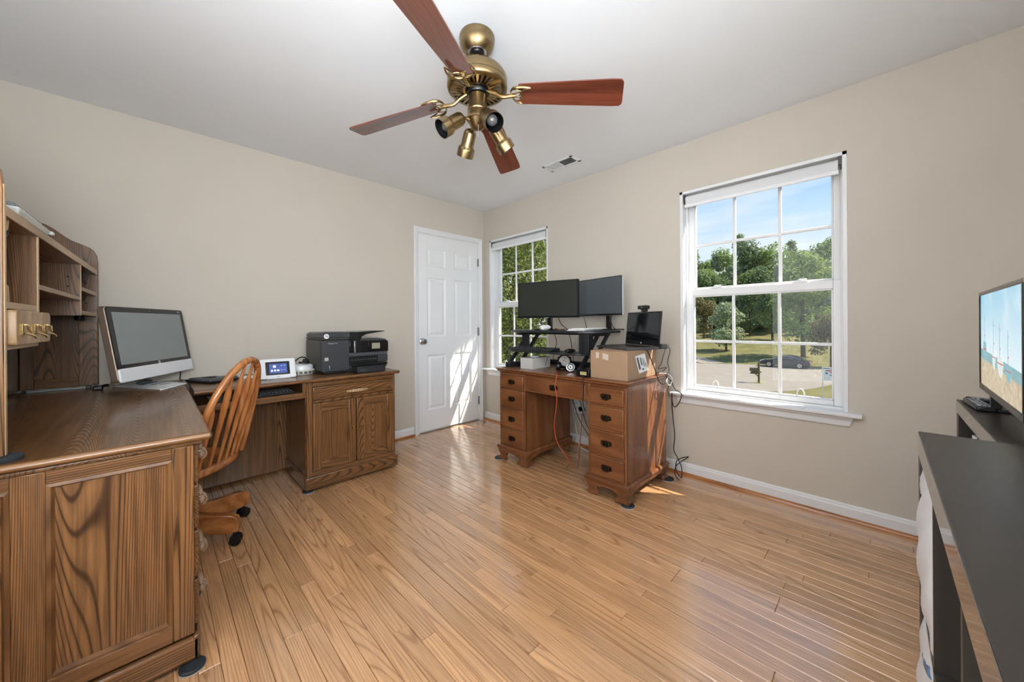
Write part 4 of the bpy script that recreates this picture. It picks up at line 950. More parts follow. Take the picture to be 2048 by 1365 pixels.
obj('switch_housing', MB().lathe([(0.03, 2.168), (0.043, 2.165), (0.044, 2.105), (0.046, 2.10), (0.044, 2.094), (0.046, 2.09), (0.047, 2.07), (0.052, 2.062), (0.052, 2.055), (0.044, 2.048), (0.03, 2.022), (0.012, 2.012), (0, 2.01)], 32, T(0)), ABRASS, fan, smooth=40)
for k, c_ in enumerate(((-0.038, -0.02), (0.006, -0.03))):
    x_, y_ = FX + _rt.x * c_[0] + _fw.x * c_[1], FY + _rt.y * c_[0] + _fw.y * c_[1]; zt_ = (2.13, 2.03)[k]
    obj('pull_chain', MB().cyl((x_, y_, zt_ - .03), (0, 0, 1), .0012, .075, 6), SILVER, fan)
    obj('chain_fob', MB().lathe([(0, 0), (.004, .003), (.005, .012), (.002, .02), (0, .02)], 10, Matrix.Translation((x_, y_, zt_ - .01))), DBRASS, fan)
# blades
BZ = 2.175; PH0 = R(-58.0); DROOP = Matrix.Rotation(R(8), 4, 'Y')
def rot(ang): return Matrix.Translation((FX, FY, 0)) @ Matrix.Rotation(ang, 4, 'Z')
bl_me = None
for k in range(4):
    A = PH0 + k * PI / 2
    poly = [(0.205, -0.052), (0.40, -0.060), (0.60, -0.067)] + [(0.628 + .02 * math.cos(t), -.047 + .02 * math.sin(t)) for t in (-1.2, -.6, 0)] + [(0.628 + .02 * math.cos(t), .047 + .02 * math.sin(t)) for t in (0, .6, 1.2)] + [(0.60, 0.067), (0.40, 0.060), (0.205, 0.052), (0.195, 0.03), (0.205, 0.0), (0.195, -0.03)]
    if bl_me is None:
        m = MB().prism(poly, 'z', -.0028, .0028); bl_me = make_mesh('blade', m, blade('x'))
        mi = MB()
        # blade iron: arm and scrolled bracket
        mi.tube(spline([(0.045, 0, .018), (0.085, 0, .006), (0.12, 0, -.012), (0.15, 0, -.010), (0.185, 0, -.005)], 5), [.011] * 6 + [.0095] * 15, 10, flat=0.75)
        for s in (-1, 1):
            mi.tube(spline([(0.165, 0, -.003), (0.168, s * .03, -.005), (0.19, s * .053, -.006), (0.225, s * .058, -.006), (0.262, s * .05, -.006)], 5), [.006] * 8 + [.0075] * 5 + [.006] * 7 + [.003], 8, flat=0.6)
            mi.tube(spline([(0.262, s * .05, -.006), (0.235, s * .042, -.006), (0.215, s * .03, -.006), (0.212, s * .012, -.006), (0.20, 0, -.006)], 4), .0035, 7, flat=0.7)
            mi.tube([(0.172, s * .01, -.005), (0.208, s * .022, -.006)], .0028, 6)
            mi.tube([(0.183, s * .042, -.005), (0.213, s * .028, -.006)], .0028, 6)
        iron_me = make_mesh('blade_iron', mi, plain('bright_antique_brass', srgb(172, 148, 106), 0.26, metal=1.0), smooth=60)
    M = rot(A) @ Matrix.Translation((0, 0, BZ)) @ DROOP @ Matrix.Rotation(R(-14), 4, 'X'); Mi = Matrix.Translation((-FX, -FY, -H))
    for nm, me in (('blade', bl_me), ('blade_iron', iron_me)):
        o = bpy.data.objects.new(nm, me); link(o, fan); o.matrix_local = Mi @ M if nm == 'blade' else Mi @ rot(A) @ Matrix.Translation((0, 0, BZ)) @ DROOP
# spot lamps
R2 = Vector((_rt.x, _rt.y, 0)); D2 = Vector((_fw.x, _fw.y, 0))
for k, (a, b, el) in enumerate(((-.866, -.5, 38), (.5, -.866, 42), (-.5, .866, 52), (.866, .5, 50))):
    hd = (R2 * a + D2 * b).normalized(); ax = (hd * math.cos(R(el)) - Vector((0, 0, math.sin(R(el))))).normalized()
    pb = Vector((FX, FY, 2.040)) + hd * 0.085
    arm = MB().tube(spline([Vector((FX, FY, 2.045)) + hd * .03, Vector((FX, FY, 2.05)) + hd * .06, pb], 4), .007, 8)
    q = ax.to_track_quat('Z', 'Y').to_matrix().to_4x4(); M = Matrix.Translation(pb - ax * .015) @ q
    sh = obj('lamp_shade', MB().lathe([(0, 0), (.014, .001), (.025, .008), (.030, .02), (.031, .075), (.033, .082), (.040, .088), (.041, .092), (.041, .128), (.0395, .128), (.0385, .092), (.029, .08), (.028, .02), (0, .006)], 28, M), ABRASS, fan, smooth=45)
    obj('lamp_arm', arm, ABRASS, sh)
    obj('lamp_liner', MB().lathe([(.0383, .1275), (.0375, .094), (.0283, .081), (.0275, .03), (0, .028)], 24, M), SATINB, sh)
    obj('bulb', MB().lathe([(0, .03), (.012, .03), (.014, .05), (.022, .075), (.025, .092), (.022, .106), (.012, .115), (0, .117)], 18, M), BULB, sh, smooth=80)
    obj('filament', MB().tube([M @ Vector(v) for v in ((0, 0, .035), (.004, 0, .07), (-.004, .002, .085), (.004, -.002, .09), (0, 0, .07))], .0012, 5), BRASS, sh)

# ------------------------------------------------------------------ cherry pedestal desk at the window wall
pd = thing('pedestal_desk', 'brown kneehole desk with bat-wing brass pulls and bracket feet between the two windows', 'desk', (-0.46, -1.645, 0))
fx, bxk = -0.745, -0.17
LP, RP = (-1.362, -1.078), (-2.207, -1.935)
tp_ = [(0, 0.7255), (0.010, 0.728), (0.016, 0.734), (0.016, 0.740), (0.022, 0.744), (0.026, 0.750), (0.024, 0.7555), (0, 0.7555)]
def ringtop(ins):   # moulded top as stacked loops
    return None
tb = MB(); prevs = []
for a, z in tp_[:-1]:
    prevs.append([(fx - a, RP[0] - a, z), (bxk + a, RP[0] - a, z), (bxk + a, LP[1] + a, z), (fx - a, LP[1] + a, z)])
vs = [v for q in prevs for v in q]; n = len(prevs)
tb.add(vs, [(0, 3, 2, 1)] + [(k * 4 + i, k * 4 + (i + 1) % 4, k * 4 + 4 + (i + 1) % 4, k * 4 + 4 + i) for k in range(n - 1) for i in range(4)] + [tuple((n - 1) * 4 + i for i in range(4))])
obj('desktop', tb, cherry('y'), pd, smooth=50)
glass_top = obj('glass_sheet', MB().box(fx + .01, bxk - .01, RP[0] + .02, LP[1] - .02, 0.7557, 0.7592), plain('desk_glass', srgb(52, 44, 40), 0.06, spec=0.7), pd, bevel=0.001) if False else None
for a, b in (LP, RP):
    obj('pedestal', MB().box(fx + .004, bxk, a, b, 0.10, 0.7255), cherry('z'), pd, bevel=0.002)
    for s0, s1 in ((a, a + .014), (b - .014, b)): obj('stile', MB().box(fx - .001, fx + .012, s0, s1, 0.12, 0.7255), cherry('z'), pd, bevel=0.001)
    for z in (0.7115, 0.5925, 0.4395, 0.2725, 0.128): obj('rail', MB().box(fx - .001, fx + .012, a + .014, b - .014, z - .006, z + .006), cherry('y'), pd, bevel=0.001)
obj('crossbeam', MB().box(fx + .003, fx + .022, RP[1], LP[0], 0.596, 0.7255), cherry('y'), pd, bevel=0.002)
obj('back_apron', MB().box(bxk - .02, bxk, RP[1], LP[0], 0.60, 0.7255), cherry('y'), pd)
# bat-wing pulls
half = [(0, .021), (.006, .019), (.008, .012), (.014, .017), (.021, .020), (.026, .014), (.033, .016), (.038, .009), (.034, .003), (.040, -.002), (.036, -.010), (.027, -.009), (.023, -.016), (.014, -.014), (.009, -.019), (.005, -.016), (0, -.023)]
plate = half + [(-a, b) for a, b in half[-2:0:-1]]
pm = MB().prism([(a, b) for a, b in plate], 'x', -.002, 0.0)
for s in (-1, 1): pm.lathe([(0, 0), (.0055, 0), (.0055, .005), (.003, .008), (0, .009)], 8, Matrix.Translation((-.002, s * .022, .004)) @ Matrix.Rotation(-PI / 2, 4, 'Y'))
pm.tube(spline([(-.009, -.022, .004), (-.012, -.023, -.008), (-.013, -.014, -.016), (-.013, 0, -.014), (-.013, .014, -.016), (-.012, .023, -.008), (-.009, .022, .004)], 4), .0028, 6)
pull_me = make_mesh('bail_pull', pm, DBRASS, smooth=40)
def drawer(y0, y1, z0, z1, ys):
    d = obj('drawer_front', MB().box(fx - .008, fx + .008, y0, y1, z0, z1), cherry('y'), pd, bevel=0.005)
    for (yy, zz) in ys: inst('bail_pull', pull_me, (fx - .0082, yy, zz), d)
    return d
for a, b in (LP, RP):
    yc = (a + b) / 2
    for z0, z1 in ((0.600, 0.704), (0.447, 0.585), (0.280, 0.432), (0.136, 0.265)): drawer(a + .016, b - .016, z0, z1, [(yc, (z0 + z1) / 2)])
drawer(-1.915, -1.382, 0.612, 0.702, [(-1.648, 0.657)])
# base moulding and bracket feet
def bracket(pts_axis, u0, u1, plane, out, axis):
    foot = 0.075; pts = [(u0, .112), (u0, .016), (u0 + foot * .8, .016), (u0 + foot * .9, .034), (u0 + foot * .82, .05), (u0 + foot * 1.1, .07), (u0 + foot * 1.5, .076), (u1 - foot * 1.5, .076), (u1 - foot * 1.1, .07), (u1 - foot * .82, .05), (u1 - foot * .9, .034), (u1 - foot * .8, .016), (u1, .016), (u1, .112)]
    a, b = sorted((plane, plane + out * .02))
    return MB().prism(pts, axis, a, b)
for a, b in (LP, RP):
    m = MB(); e2 = [(0, .128), (.012, .126), (.02, .116), (.02, .104), (.013, .094), (.013, .09)]
    prevs = [[(fx - q, a - q, z), (bxk + q * .3, a - q, z), (bxk + q * .3, b + q, z), (fx - q, b + q, z)] for q, z in e2]; vs = [v for q in prevs for v in q]; n = len(prevs)
    m.add(vs, [(0, 1, 2, 3)] + [(k * 4 + i, k * 4 + (i + 1) % 4, k * 4 + 4 + (i + 1) % 4, k * 4 + 4 + i) for k in range(n - 1) for i in range(4)] + [tuple((n - 1) * 4 + i for i in range(4))[::-1]])
    obj('base_moulding', m, cherry('y'), pd, smooth=50)
    # four ogee feet joined by scrolled aprons: each foot is a part
    for (cx0, sx) in ((fx, 1), (bxk, -1)):
        for (cy0, sy) in ((a, 1), (b, -1)):
            f = MB(); prof_f = [(.013, .09), (.010, .07), (.002, .052), (-.001, .042), (.004, .028), (.013, .018), (.013, .0145)]
            L = 0.074; lo_ = []
            for q, z in prof_f:
                w_ = L - (.012 if z > .06 else (.0 if z < .03 else .008))
                x_o, y_o = cx0 - sx * q, cy0 - sy * q
                lo_.append([(x_o, y_o, z), (cx0 + sx * w_, y_o, z), (cx0 + sx * w_, cy0 + sy * .012, z), (cx0 + sx * .012, cy0 + sy * .012, z), (cx0 + sx * .012, cy0 + sy * w_, z), (x_o, cy0 + sy * w_, z)])
            vs = [v for q in lo_ for v in q]; n = len(lo_)
            f.add(vs, [tuple(range(6)), tuple(range((n - 1) * 6, n * 6))[::-1]] + [(k * 6 + i, k * 6 + (i + 1) % 6, k * 6 + 6 + (i + 1) % 6, k * 6 + 6 + i) for k in range(n - 1) for i in range(6)])
            obj('foot', f, cherry('z'), pd, smooth=50)
    ap = [(fx - .010, fx + .012), None]
    for (p0, p1, q0, q1, axis) in ((a + .06, b - .06, fx - .010, fx + .010, 'x'),):
        pts = [(p0, .09), (p0, .066), (p0 + .018, .068), (p0 + .04, .074), (p0 + .055, .078), (p1 - .055, .078), (p1 - .04, .074), (p1 - .018, .068), (p1, .066), (p1, .09)]
        obj('apron_scroll', MB().prism(pts, 'x', q0, q1), cherry('y'), pd)
    for yy in (a - .010, b - .010):
        pts = [(fx + .06, .09), (fx + .06, .06), (fx + .10, .066), (fx + .14, .076), (bxk - .14, .076), (bxk - .10, .066), (bxk - .06, .06), (bxk - .06, .09)]
        obj('apron_scroll', MB().prism(pts, 'y', yy, yy + .02), cherry('x'), pd)
slider(-0.745, -1.065, 'dark round slider under the front foot of the kneehole desk nearest the closet door', 0.04)
slider(-0.735, -2.205, 'dark round slider under the near front foot of the kneehole desk', 0.04)
slider(-0.185, -2.225, 'dark round slider under the rear foot of the kneehole desk beside tangled cords', 0.04)

ZT = 0.7557
# ------------------------------------------------------------------ standing desk converter
sd = thing('standing_desk_converter', 'black standing desk converter with keyboard tray raised on the kneehole desk', 'desk riser', (-0.42, -1.44, ZT))
for y in (-1.075, -1.80): obj('base_rail', MB().box(-0.66, -0.20, y - .022, y + .022, ZT, ZT + .036), BLACKM, sd, bevel=0.004)
obj('base_crossbar', MB().box(-0.25, -0.205, -1.778, -1.097, ZT + .002, ZT + .038), BLACKM, sd, bevel=0.004)
PZ = 1.042
poly = [(-0.24, -0.90), (-0.24, -1.895), (-0.40, -1.895), (-0.50, -1.87), (-0.57, -1.80), (-0.60, -1.70), (-0.60, -1.18), (-0.57, -1.08), (-0.50, -0.95), (-0.40, -0.90)]
obj('platform', MB().prism(poly, 'z', PZ, PZ + .02), plain('black_laminate', srgb(40, 42, 44), 0.35, bump=0.03, bscale=400), sd, bevel=0.004)
obj('frame_bar', MB().box(-0.52, -0.28, -1.10, -1.06, PZ - .022, PZ), BLACKM, sd, bevel=0.002)
obj('frame_bar', MB().box(-0.52, -0.28, -1.82, -1.78, PZ - .022, PZ), BLACKM, sd, bevel=0.002)
obj('frame_bar', MB().box(-0.36, -0.33, -1.78, -1.10, PZ - .018, PZ), BLACKM, sd, bevel=0.002)
for y in (-1.075, -1.80):
    for (xa, za, xb, zb2) in ((-0.60, ZT + .03, -0.36, PZ - .012), (-0.46, ZT + .03, -0.22, PZ - .012)):
        s_ = 1
        a, b = Vector((xa, y + s_ * .028, za)), Vector((xb, y + s_ * .028, zb2)); d_ = (b - a).normalized(); nrm = Vector((-d_.z, 0, d_.x)) * .017; yy = Vector((0, .007, 0))
        obj('strut', MB().frustum([a - nrm - yy, a - nrm + yy, a + nrm + yy, a + nrm - yy], [b - nrm - yy, b - nrm + yy, b + nrm + yy, b + nrm - yy]), BLACKM, sd, bevel=0.002)
        for q in (a, b): obj('pivot', MB().cyl(q, (0, 1, 0), .012, .03, 14), DARKG, sd)
tr = obj('keyboard_tray', MB().prism([(-0.44, -1.03), (-0.44, -1.85), (-0.56, -1.85), (-0.64, -1.80), (-0.67, -1.72), (-0.67, -1.16), (-0.64, -1.06), (-0.56, -1.03)], 'z', 0.886, 0.899), MATS['black_laminate'], sd, bevel=0.003)
for y, xf_, xk in ((-1.13, -0.497, -0.445), (-1.795, -0.60, -0.47)): obj('tray_bracket', MB().box(xf_, xk, y - .004, y + .004, 0.8995, PZ), BLACKM, sd, bevel=0.002); obj('tray_bracket', MB().box(xf_, xf_ + .004, y - .05, y + .035, 0.8995, PZ), BLACKM, sd, bevel=0.002)
kb2 = thing('keyboard', 'black keyboard lying on the tray of the standing desk converter', 'keyboard', (-0.57, -1.30, 0.8995))
obj('case', MB().frustum([(-0.645, -1.52, .8995), (-0.505, -1.52, .8995), (-0.505, -1.07, .8995), (-0.645, -1.07, .8995)], [(-0.642, -1.517, .908), (-0.508, -1.517, .922), (-0.508, -1.073, .922), (-0.642, -1.073, .908)]), BLACKP, kb2, bevel=0.002)
for r_ in range(5):
    for c_ in range(20): inst('key', keyme, (-0.628 + r_ * .026, -1.09 - c_ * .0215, 0.9085 + r_ * .0027), kb2)
t = thing('computer_mouse', 'black mouse on the converter keyboard tray beside the right bracket', 'mouse', (-0.57, -1.66, 0.8995))
obj('shell', MB().ell((-0.57, -1.66, 0.914), .056, .032, .0145, 18, 8), SATINB, t, smooth=80)
obj('wheel', MB().cyl((-0.605, -1.66, 0.922), (0, 1, 0), .008, .006, 12), GREYP, t)
t = thing('wood_trinket', 'small brown knick-knack on the keyboard tray beside the bracket', 'knick-knack', (-0.53, -1.75, 0.8995))
obj('body', MB().lathe([(0, 0), (.016, 0), (.018, .01), (.012, .02), (.015, .032), (.008, .04), (0, .041)], 14, Matrix.Translation((-0.53, -1.75, 0.8995))), honey('z'), t)

def monitor(Lp, Rp, z0, z1, label, neckf, screen, thick, zbase, logo=None, name='monitor'):
    Lp, Rp = Vector((*Lp, 0)), Vector((*Rp, 0)); u = (Rp - Lp); W = u.length; u.normalize(); nrm = Vector((u.y, -u.x, 0))   # facing the room
    c_ = Lp.lerp(Rp, neckf) - nrm * .075
    if nrm.x > 0: nrm = -nrm
    c_ = Lp.lerp(Rp, neckf) - nrm * .07
    t = thing(name, label, 'monitor', (c_.x, c_.y, zbase))
    def P(a, b, d): return Lp + u * a + Vector((0, 0, b)) + nrm * d
    def pb(a0, a1, b0, b1, d0, d1): return MB().frustum([P(a0, b0, d0), P(a1, b0, d0), P(a1, b1, d0), P(a0, b1, d0)], [P(a0, b0, d1), P(a1, b0, d1), P(a1, b1, d1), P(a0, b1, d1)])
    obj('housing', pb(0, W, z0, z1, -thick, 0), SATINB if logo is None else plain('silver_edge', srgb(190, 192, 194), 0.35, metal=0.3), t, bevel=0.003)
    obj('back_bulge', pb(W * .2, W * .8, z0 + .05, z1 - .07, -thick - .022, -thick), BLACKP, t, bevel=0.01)
    obj('bezel', pb(.0015, W - .0015, z0 + .001, z1 - .0015, 0, .0015), SATINB, t)
    obj('screen', pb(.008, W - .008, z0 + .016, z1 - .008, .0015, .002), screen, t)
    obj('brand_bar', pb(W * .46, W * .54, z0 - .002, z0 + .004, .001, .003), GREYP, t)
    q = Lp.lerp(Rp, neckf) - nrm * (thick + .03)
    if name == 'monitor':
        nk = MB().frustum([q + u * -.022 + Vector((0, 0, zbase + .008)) - nrm * .012, q + u * .022 + Vector((0, 0, zbase + .008)) - nrm * .012, q + u * .022 + Vector((0, 0, zbase + .008)) + nrm * .012, q - u * .022 + Vector((0, 0, zbase + .008)) + nrm * .012],
                          [q + u * -.02 + Vector((0, 0, z0 + .12)) - nrm * .012, q + u * .02 + Vector((0, 0, z0 + .12)) - nrm * .012, q + u * .02 + Vector((0, 0, z0 + .12)) + nrm * .012, q - u * .02 + Vector((0, 0, z0 + .12)) + nrm * .012])
        obj('neck', nk, SATINB, t, bevel=0.004)
        bp = [q + u * a + nrm * b for a, b in ((-.11, -.06), (.11, -.06), (.11, .08), (-.11, .08))]
        obj('stand_base', MB().frustum([v + Vector((0, 0, zbase)) for v in bp], [v * 1.0 + Vector((0, 0, zbase + .009)) for v in bp]), SATINB, t, bevel=0.003)
    return t, P
ZP = PZ + .0203
monitor((-0.513, -1.065), (-0.387, -1.608), 1.165, 1.472, 'matte black monitor on the converter, the one nearer the closet door', 0.5, plain('screen_olive', srgb(44, 47, 42), 0.5, spec=0.3), .03, ZP)
monitor((-0.110, -1.37), (-0.212, -1.895), 1.178, 1.490, 'silver-edged monitor turned sideways behind the laptop', 0.66, plain('screen_grey', srgb(82, 88, 92), 0.35, spec=0.5), .022, ZP, logo=1)
# papers and bits on the platform
t = thing('paper_stack', 'loose stack of white papers on the converter platform under the monitors', 'papers', (-0.48, -1.72, ZP))
for k in range(6):
    m = MB().box(-.105, .105, -.075, .075, 0, .003); m.xf(Matrix.Translation((-0.47 + .006 * (k % 3), -1.70 - .012 * k, ZP + .0032 * k)) @ Matrix.Rotation(R(8 - 5 * k), 4, 'Z')); obj('sheet', m, PAPER, t, smooth=0)
m = MB(); gv = []
t = thing('crumpled_tissue', 'crumpled white paper tissue on the converter platform under the first monitor', 'tissue', (-0.50, -1.36, ZP))
rg = random.Random(5); m = MB().ell((-0.50, -1.36, ZP + .022), .045, .055, .0215, 14, 8); m.v = [(x_ + rg.uniform(-.006, .006), y_ + rg.uniform(-.006, .006), max(ZP, z_ + rg.uniform(-.005, .005))) for x_, y_, z_ in m.v]; obj('tissue', m, PAPER, t, smooth=25)
t = thing('leather_strap', 'small brown leather strap lying on the converter platform', 'strap', (-0.48, -1.47, ZP))
obj('strap', MB().tube(spline([(-0.47, -1.43, ZP + .005), (-0.48, -1.46, ZP + .012), (-0.49, -1.49, ZP + .006), (-0.46, -1.52, ZP + .008)], 4), .006, 8, flat=.5), plain('brown_leather', srgb(110, 72, 50), 0.6), t)

# ------------------------------------------------------------------ cardboard box with laptop
cb = thing('cardboard_box', 'brown cardboard shipping box with a label on the kneehole desk under the laptop', 'box', (-0.505, -2.062, ZT))
bx_ = (-0.712, -0.298, -2.197, -1.932, ZT, 0.936)
obj('body', MB().box(*bx_), CARD, cb, bevel=0.003)
obj('flap', MB().box(bx_[0] + .001, bx_[1] - .001, bx_[2] + .001, -2.066, .936, .939), CARD, cb, bevel=0.001)
obj('flap', MB().box(bx_[0] + .001, bx_[1] - .001, -2.064, bx_[3] - .001, .936, .939), CARD, cb, bevel=0.001)
for k, (y, z) in enumerate(((-1.985, .905), (-2.035, .90), (-2.055, .895))): obj('torn_tape', MB().box(bx_[0] - .0006, bx_[0] + .0005, y - .012, y + .010, z - .016, z + .022), plain('tape', srgb(206, 190, 176), 0.25), cb, smooth=0)
lbx = lambda f, g: (-0.585 + .135 * f + .055 * (g - .5) * -1, bx_[2] - .0008, .79 + .115 * g + .012 * f)
lab = obj('label', MB().add([lbx(0, 0), lbx(1, 0), lbx(1, 1), lbx(0, 1)], [(0, 1, 2, 3)]), PAPER, cb, smooth=0, recalc=False)
for (f0, f1, g0, g1) in [(.08 + .02 * k, .09 + .02 * k + .006 * (k % 3), .2, .9) for k in range(9)] + [(.38 + .02 * k, .388 + .02 * k + .005 * (k % 2), .4, .85) for k in range(8)] + [(.62, .66, .3, .8), (.70, .73, .25, .7), (.78, .81, .3, .75), (.4, .55, .12, .22), (.86, .9, .2, .5)]:
    q = [lbx(f0, g0), lbx(f1, g0), lbx(f1, g1), lbx(f0, g1)]; obj('barcode_bar', MB().add([(a, b - .0005, c_) for a, b, c_ in q], [(0, 1, 2, 3)]), plain('ink_black', srgb(50, 54, 66), 0.7), lab, smooth=0, recalc=False)
lp = thing('laptop', 'open black laptop with dark screen on the cardboard box', 'laptop', (-0.42, -2.02, 0.9395))
La, Lb = Vector((-0.225, -1.925, 0)), Vector((-0.392, -2.255, 0)); u = (Lb - La); Wl = u.length; u.normalize(); fwd = Vector((-.88, .47, 0))
zl = 0.9395
obj('base', MB().frustum([La + Vector((0, 0, zl)), Lb + Vector((0, 0, zl)), Lb + fwd * .245 + Vector((0, 0, zl)), La + fwd * .245 + Vector((0, 0, zl))], [La + Vector((0, 0, zl + .02)), Lb + Vector((0, 0, zl + .02)), Lb + fwd * .245 + Vector((0, 0, zl + .015)), La + fwd * .245 + Vector((0, 0, zl + .015))]), plain('laptop_grey', srgb(92, 88, 88), 0.35, metal=0.3), lp, bevel=0.003)
kbz = lambda a, f, h: La + u * (Wl * a) + fwd * f + Vector((0, 0, zl + .02 - .02 * f + h))
obj('key_deck', MB().add([kbz(.06, .03, .0006), kbz(.94, .03, .0006), kbz(.94, .14, .0006), kbz(.06, .14, .0006)], [(0, 1, 2, 3)]), SATINB, lp, smooth=0)
obj('touchpad', MB().add([kbz(.36, .16, .0006), kbz(.62, .16, .0006), kbz(.62, .23, .0006), kbz(.36, .23, .0006)], [(0, 1, 2, 3)]), DARKG, lp, smooth=0)
ul = Vector((0, 0, math.cos(R(6)))) - fwd * math.sin(R(6)); nl = fwd * math.cos(R(6)) + Vector((0, 0, math.sin(R(6))))
def LP_(a, b, d): return La + Vector((0, 0, zl + .022)) + u * (a * Wl) + ul * b + nl * d
def lbox(a0, a1, b0, b1, d0, d1): return MB().frustum([LP_(a0, b0, d0), LP_(a1, b0, d0), LP_(a1, b1, d0), LP_(a0, b1, d0)], [LP_(a0, b0, d1), LP_(a1, b0, d1), LP_(a1, b1, d1), LP_(a0, b1, d1)])
obj('lid', lbox(0, 1, 0, .236, -.008, 0), SATINB, lp, bevel=0.002)
obj('screen', lbox(.03, .97, .03, .224, 0, .0006), plain('laptop_screen', srgb(20, 22, 24), 0.08, spec=0.6), lp)
obj('logo_badge', MB().add([LP_(.5, .014, .0012) + u * (.006 * math.cos(t_)) + ul * (.006 * math.sin(t_)) for t_ in [2 * PI * k / 16 for k in range(16)]], [tuple(range(16))]), MATS['logo_silver'], lp, recalc=False)
wc = thing('webcam', 'black webcam clipped onto the top edge of the laptop screen', 'webcam', tuple(LP_(.52, .237, 0)))
obj('body', MB().prism(rrect(-.05, .05, -.013, .013, .008, 3), 'y', -.014, .014).xf(Matrix.Translation(LP_(.50, .268, .004)) @ basis(u, nl, (0, 0, 0)).to_3x3().to_4x4()), SATINB, wc, bevel=0.002)
obj('lens', MB().cyl(LP_(.50, .268, .019), nl, .007, .004, 14), GREYP, wc)
obj('clip', lbox(.46, .58, .238, .256, -.012, .012), SATINB, wc, bevel=0.002)
dc = thing('docking_station', 'small black docking box at the corner of the cardboard box beside the laptop', 'docking station', (-0.292, -2.225, 0.9395))
obj('body', MB().box(-.04, .04, -.045, .045, 0, .03).xf(Matrix.Translation((-0.292, -2.225, 0.9395)) @ Matrix.Rotation(R(15), 4, 'Z')), BLACKP, dc, bevel=0.004)
obj('top_slot', MB().box(-.025, .025, -.012, .012, .03, .0315).xf(Matrix.Translation((-0.292, -2.225, 0.9395)) @ Matrix.Rotation(R(15), 4, 'Z')), DARKHOLE, dc)

# grey carton with tissues
gb = thing('tissue_carton', 'pale grey carton with a dark curved line and tissue on the kneehole desk', 'carton', (-0.55, -1.30, ZT), R(4))
GC = plain('carton_grey', srgb(196, 192, 188), 0.7, var=0.06)
obj('body', MB().box(-.122, .118, -.062, .062, 0, .088), GC, gb, bevel=0.002, world=False)
obj('arc_print', MB().tube([(.045 + .03 * math.sin(R(a)), -.0625, .02 + .00075 * a) for a in range(0, 90, 8)], .0022, 6), plain('arc_dark', srgb(52, 48, 48), 0.6), gb, world=False)
obj('tissue', MB().ell((-.01, 0, .089), .05, .03, .014, 12, 6), PAPER, gb, smooth=30, world=False)
# ornate clock
ck = thing('desk_clock', 'ornate dark bronze round clock with pale dial standing under the converter tray', 'clock', (-0.50, -1.555, ZT))
fa = Vector((-.80, -.58, .12)).normalized(); ra = Vector((.58, -.80, 0)).normalized(); ua = ra.cross(fa) * 1.0
if ua.z < 0: ua = -ua
cc = Vector((-0.50, -1.555, .822)); CM = Matrix.Identity(4)
for i in range(3): CM[i][0], CM[i][1], CM[i][2], CM[i][3] = ra[i], ua[i], fa[i], cc[i]
obj('case', MB().lathe([(0, -.012), (.047, -.012), (.054, -.004), (.052, .004), (.046, .008), (.042, .006)], 30, CM), DBRASS, ck, smooth=40)
orn = MB()
for k in range(12):
    a = 2 * PI * k / 12; orn2 = MB().ell((0, 0, 0), .010, .008, .007, 8, 5); orn2.xf(CM @ Matrix.Rotation(a, 4, 'Z') @ Matrix.Translation((.051, 0, 0))); orn.add(orn2.v, orn2.f)
obj('scroll_rim', orn, DBRASS, ck, smooth=60)
obj('dial', MB().lathe([(0, .0055), (.043, .0055)], 30, CM), plain('dial_cream', srgb(196, 190, 180), 0.5), ck)
for k in range(12): obj('hour_mark', MB().box(-.0012, .0012, .030, .037, .0057, .0063).xf(CM @ Matrix.Rotation(2 * PI * k / 12, 4, 'Z')), DARKHOLE, ck, smooth=0)
for a, l_ in ((R(60), .02), (R(-10), .03)): obj('hand', MB().box(-.0012, .0012, 0, l_, .0066, .0072).xf(CM @ Matrix.Rotation(a, 4, 'Z')), DARKHOLE, ck, smooth=0)
obj('plinth', MB().box(-.05, .05, -.02, .02, 0, .018).xf(Matrix.Translation((-0.50, -1.555, ZT)) @ Matrix.Rotation(R(-54), 4, 'Z')), DBRASS, ck, bevel=0.005)
# headphones lying on the desk
hp = thing('headphones', 'black over-ear headphones with silver rings in front of the clock', 'headphones', (-0.60, -1.61, ZT))
for k, (c_, f_) in enumerate((((-0.60, -1.575, ZT + .038), (-.45, .85, .2)), ((-0.585, -1.675, ZT + .036), (-.75, -.6, .25)))):
    q = Vector(f_).to_track_quat('Z', 'Y').to_matrix().to_4x4(); M = Matrix.Translation(c_) @ q
    e_ = obj('ear_cup', MB().lathe([(0, -.018), (.026, -.018), (.034, -.008), (.035, .004), (.03, .011), (0, .011)], 24, M), SATINB, hp, smooth=50)
    obj('ring', MB().lathe([(.03, .0112), (.0315, .0125), (.027, .0135), (.0255, .0115)], 24, M), SILVER, e_)
    obj('emblem', MB().lathe([(.012, .0113), (.013, .0125), (.010, .0125), (.009, .0113)], 18, M), SILVER, e_)
obj('headband', MB().tube(spline([(-0.575, -1.56, ZT + .045), (-0.52, -1.58, ZT + .02), (-0.49, -1.63, ZT + .012), (-0.51, -1.68, ZT + .02), (-0.565, -1.69, ZT + .045)], 5), .008, 8, flat=.5), SATINB, hp)
nb = thing('name_block', 'small black block with a yellow label against the cardboard box', 'block', (-0.67, -1.85, ZT))
obj('body', MB().box(-0.72, -0.62, -1.925, -1.828, ZT, ZT + .05), SATINB, nb, bevel=0.003)
obj('label', MB().box(-0.7208, -0.72, -1.905, -1.855, ZT + .012, ZT + .034), plain('label_yellow', srgb(206, 186, 130), 0.6), nb, smooth=0)
for k in range(3): obj('print_line', MB().box(-0.7213, -0.7208, -1.90, -1.86, ZT + .0165 + k * .006, ZT + .018 + k * .006), plain('ink_brown', srgb(120, 100, 70), 0.7), nb, smooth=0)
